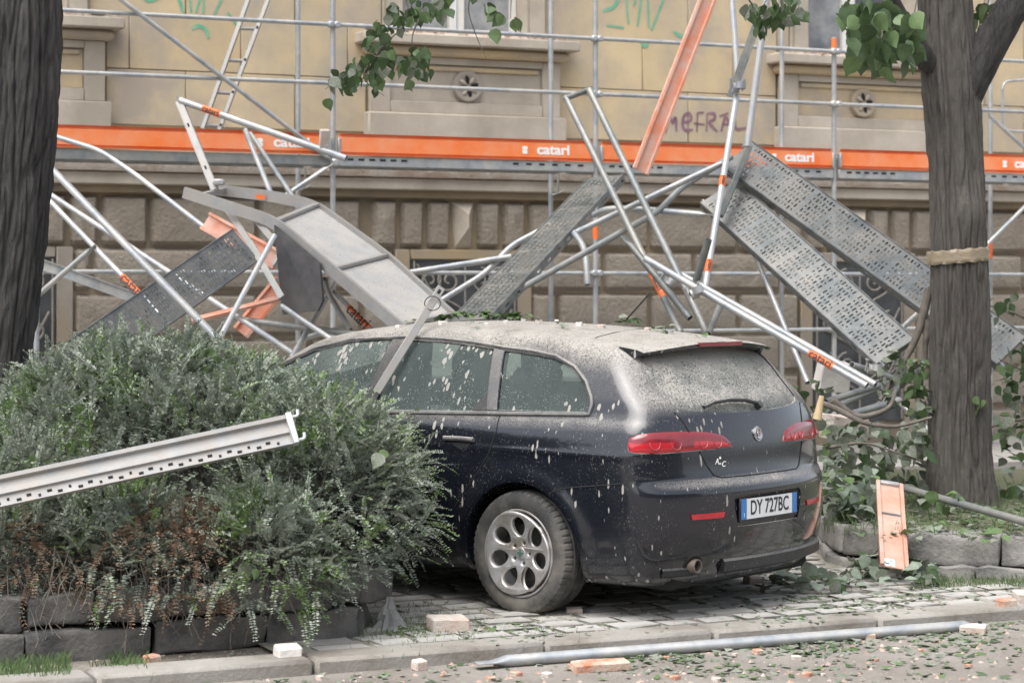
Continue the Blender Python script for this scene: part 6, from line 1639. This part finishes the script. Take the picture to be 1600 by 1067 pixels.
torn('broken limb standing against the taped tree with limp leaves', [[(1452, 452, 14.35), (1436, 520, 14.3), (1408, 575, 14.3), (1375, 625, 14.2), .032], [(1452, 500, 14.3), (1445, 540, 14.3), (1449, 575, 14.3), .028], [(1350, 600, 14.5), (1390, 570, 14.5), .012]],
     [(1372, 1410, 540, 640, 14.1, 14.4, 26, .085, 'dda'), (1410, 1452, 560, 650, 14.0, 14.3, 60, .085, 'dbba'), (1240, 1300, 598, 640, 14.3, 14.8, 18, .09, 'da')])
torn('leafy branch fallen right of the taped trunk', [[(1640, 520, 14.9), (1590, 490, 14.9), (1548, 478, 15.0), .012], [(1660, 650, 14.6), (1590, 655, 14.6), (1545, 668, 14.6), .016], [(1640, 600, 14.7), (1560, 560, 14.8), .008]],
     [(1552, 1625, 455, 520, 14.8, 15.2, 14, .09, 'bad'), (1552, 1630, 540, 640, 14.5, 14.9, 50, .105, 'aabd'), (1556, 1640, 640, 770, 14.3, 14.8, 70, .105, 'abddu')])
root = torn('leafy twigs spread on the bed under the propped orange board', [[(1300, 800, 13.4), (1360, 790, 13.4), (1440, 800, 13.3), .008]], [(1292, 1370, 765, 815, 13.0, 13.5, 26, .11, 'bddu'), (1425, 1500, 765, 800, 12.9, 13.3, 14, .10, 'bbd')])
root = torn('drooping leafy twig hanging below the propped orange board', [[(1400, 830, 12.6), (1360, 870, 12.5), (1340, 890, 12.5), .006]], [(1325, 1375, 862, 905, 12.35, 12.5, 16, .10, 'adu'), (1405, 1455, 865, 915, 12.3, 12.45, 20, .105, 'addu')])
root = torn('leafy twig lying on the setts beside the car bumper', [[(1185, 905, 12.2), (1240, 910, 12.2), (1310, 915, 12.1), .005]], [(1195, 1320, 885, 928, 12.0, 12.5, 34, .10, 'addu')])
for k in range(60): put_leaf(root, G(random.uniform(1190, 1325), random.uniform(888, 930), .02)+Vector((0, 0, random.uniform(.0, .09))), random.uniform(.06, .11), 'adduu', flat=random.random() < .6)
kt = empty('leaf_clump', G(1390, 905, 0)); tag(kt, 'pale torn leaves piled on the setts under the propped orange board', 'leaves', 'clumps of torn lime leaves')
for k in range(55): put_leaf(kt, G(random.uniform(1325, 1462), random.uniform(896, 924), .02)+Vector((0, 0, random.uniform(.0, .16))), random.uniform(.06, .11), 'adduu', flat=random.random() < .5)
ht = empty('leaf_clump', P(1330, 800, 13.3)); tag(ht, 'mound of torn leaves on the bed beside the car bumper', 'leaves', 'clumps of torn lime leaves')
for k in range(110):
    p = P(random.uniform(1288, 1372), random.uniform(722, 812), random.uniform(13.0, 13.7)); p.z = max(p.z, .27); put_leaf(ht, p, random.uniform(.06, .12), 'abdduu', flat=random.random() < .4)
# splintered pale stub beside the lamp
sb_ = empty('splintered_stub', P(1282, 640, 13.65)); tag(sb_, 'freshly splintered pale branch stub beside the right tail lamp', 'branch')
MB().tube([P(1277, 655, 13.6), P(1284, 618, 13.6)], .030, 9, hollow=False, rr=(1.0, .55)).build('stub', M_['wood'], sb_)
# clumps on the car roof
def roof_clump(label, spots, n, size, kinds='bad'):
    p0 = CM @ hit(*spots[0]); r = empty('leaf_clump', p0); tag(r, label, 'leaves', 'clumps of torn lime leaves')
    for k in range(n):
        s_ = random.choice(spots); q = hit(s_[0]+random.gauss(0, 7), s_[1]+random.gauss(0, 1.5)); q = CM @ q; put_leaf(r, q+Vector((0, 0, random.uniform(.008, .035))), size, kinds, flat=True)
roof_clump('green leaf heap along the middle of the dusty car roof', [(705, 499), (730, 498), (755, 497), (780, 497), (805, 498), (690, 502)], 60, .055, 'bba')
roof_clump('limp leaf bunch at the foot of the car antenna', [(966, 507), (976, 507), (985, 508)], 9, .075, 'da')
roof_clump('small wilted leaves near the car roof spoiler', [(1030, 518), (1042, 519), (1052, 522), (1095, 530)], 14, .045, 'db')
roof_clump('scattered leaf scraps on the front of the car roof', [(660, 508), (840, 508), (880, 512), (740, 512)], 16, .035, 'd')
# loose leaves lying on the bed
BLV = empty('leaf_clump', P(1520, 800, 12.8)); tag(BLV, 'loose leaves lying on the grassy bed in front of the taped tree', 'leaves', 'clumps of torn lime leaves')
for k in range(60):
    p = G(random.uniform(1425, 1600), random.uniform(795, 846), .27); put_leaf(BLV, p+Vector((0, 0, random.uniform(.005, .03))), random.uniform(.05, .10), 'bddu', flat=True)
# litter: shredded leaves nobody could count
V = []; Fq = []; idx = []
def scrap(p, s, mi):
    a = random.uniform(0, 6.28); n = len(V); t = random.uniform(-.5, .5); c, sn = math.cos(a), math.sin(a)
    for (x, y) in ((-.5, 0), (0, .32), (.5, 0), (0, -.32)):
        V.append((p.x+s*(x*c-y*sn), p.y+s*(x*sn+y*c), p.z+s*abs(x)*random.uniform(0, .5)+s*y*t+.004)); 
    Fq.append((n, n+1, n+2, n+3)); idx.append(mi)
def litter(n, f, size, ms=(0, 1, 2, 2, 2)):
    for k in range(n):
        p = f(); scrap(p, random.uniform(*size), random.choice(ms))
rnd = random.uniform
litter(650, lambda: S(rnd(2.0, 8.5), 9.14-abs(random.gauss(0, .55)), -.05), (.015, .06))
litter(420, lambda: S(rnd(4.5, 8.5), 9.10-abs(random.gauss(0, .18)), -.05), (.02, .07))
litter(420, lambda: S(rnd(3.8, 8.3), rnd(9.2, 10.6), .012), (.012, .045))
for (px, py, n, sx, sy) in ((1215, 966, 60, 26, 6), (800, 985, 110, 55, 8), (660, 985, 70, 40, 12), (1250, 940, 110, 70, 10), (1350, 945, 120, 60, 8), (1480, 925, 90, 60, 8), (760, 1000, 50, 40, 5)):
    litter(n, lambda: G(px+random.gauss(0, sx), py+random.gauss(0, sy), .012), (.02, .065))
for (px, py, n, sx, sy) in ((1270, 1012, 90, 60, 6), (1010, 1030, 80, 60, 8), (1500, 1010, 120, 70, 18), (1130, 1050, 60, 60, 8), (1400, 1045, 60, 90, 10)):
    litter(n, lambda: G(px+random.gauss(0, sx), py+random.gauss(0, sy), -.05), (.02, .07))
litter(500, lambda: (lambda p: Vector((p.x, p.y, .265)))(P(rnd(1330, 1640), 500, rnd(12.3, 14.5))), (.02, .06))
litter(300, lambda: S(rnd(-1.5, 3.7), rnd(9.38, 9.7), -.008), (.012, .04), (2, 3))
me_ = np_mesh('litter', V, Fq)
for m in ('leaf_a', 'leaf_b', 'leaf_d', 'dead'): me_.materials.append(M_[m])
me_.polygons.foreach_set('material_index', np.array(idx, np.int32)); o = link('leaf_litter', me_); tag(o, 'shredded green leaf litter over road, kerb and setts', 'leaf litter', kind='stuff')
# grass tufts
V = []; Fq = []
def blade(p, h):
    a = random.uniform(0, 6.28); n = len(V); w_ = .003; b = random.uniform(.1, .6)*h; c, s_ = math.cos(a), math.sin(a)
    V.extend([(p.x-w_*s_, p.y+w_*c, p.z), (p.x+w_*s_, p.y-w_*c, p.z), (p.x+c*b*.5, p.y+s_*b*.5, p.z+h*.7), (p.x+c*b, p.y+s_*b, p.z+h)]); Fq.append((n, n+1, n+2)); Fq.append((n+1, n+3, n+2))
def tuft(n, f, h):
    for k in range(n): blade(f(), random.uniform(*h))
tuft(700, lambda: G(rnd(-20, 110), rnd(1030, 1066), -.012), (.03, .08))
tuft(250, lambda: G(200+random.gauss(0, 20), 1043+random.gauss(0, 6), -.012), (.03, .07))
tuft(900, lambda: G(640+random.gauss(0, 45), 985+random.gauss(0, 14), .0), (.02, .05))
tuft(900, lambda: G(rnd(1430, 1610), rnd(908, 922), .0), (.02, .06))
tuft(1000, lambda: (lambda p: Vector((p.x, p.y, .257)))(P(rnd(1290, 1640), 500, rnd(12.4, 15.5))), (.03, .10))
tuft(500, lambda: G(800+random.gauss(0, 60), 990+random.gauss(0, 8), .0), (.015, .035))
o = link('grass', np_mesh('grass', V, Fq, M_['leaf_b'])); tag(o, 'short grass tufts along the kerb and on the bed', 'grass', kind='stuff')
# thin transparent bag caught by the corner stone
M_['bag'] = mat('grey_plastic_film', (.34, .34, .33), (.44, .44, .43), rough=.35, nscale=5, alpha=.55)
bg_ = MB(); vs = []; fs = []; n = 20
for j in range(7):
    for k in range(n):
        t = 2*math.pi*k/n; z = .0+.17*j/6; r = (.085-.075*(j/6)**.8)*(1+.22*math.sin(k*2.7+j)); c = G(608, 985, 0); vs.append(c+Vector((r*math.cos(t)*1.1, r*math.sin(t), z)))
for j in range(6):
    for k in range(n): fs.append((j*n+k, j*n+(k+1) % n, (j+1)*n+(k+1) % n, (j+1)*n+k))
o = bg_.add(vs, fs).build('plastic_bag', M_['bag'], None, 30); tag(o, 'crumpled translucent grey plastic bag at the corner of the dark block wall', 'bag')
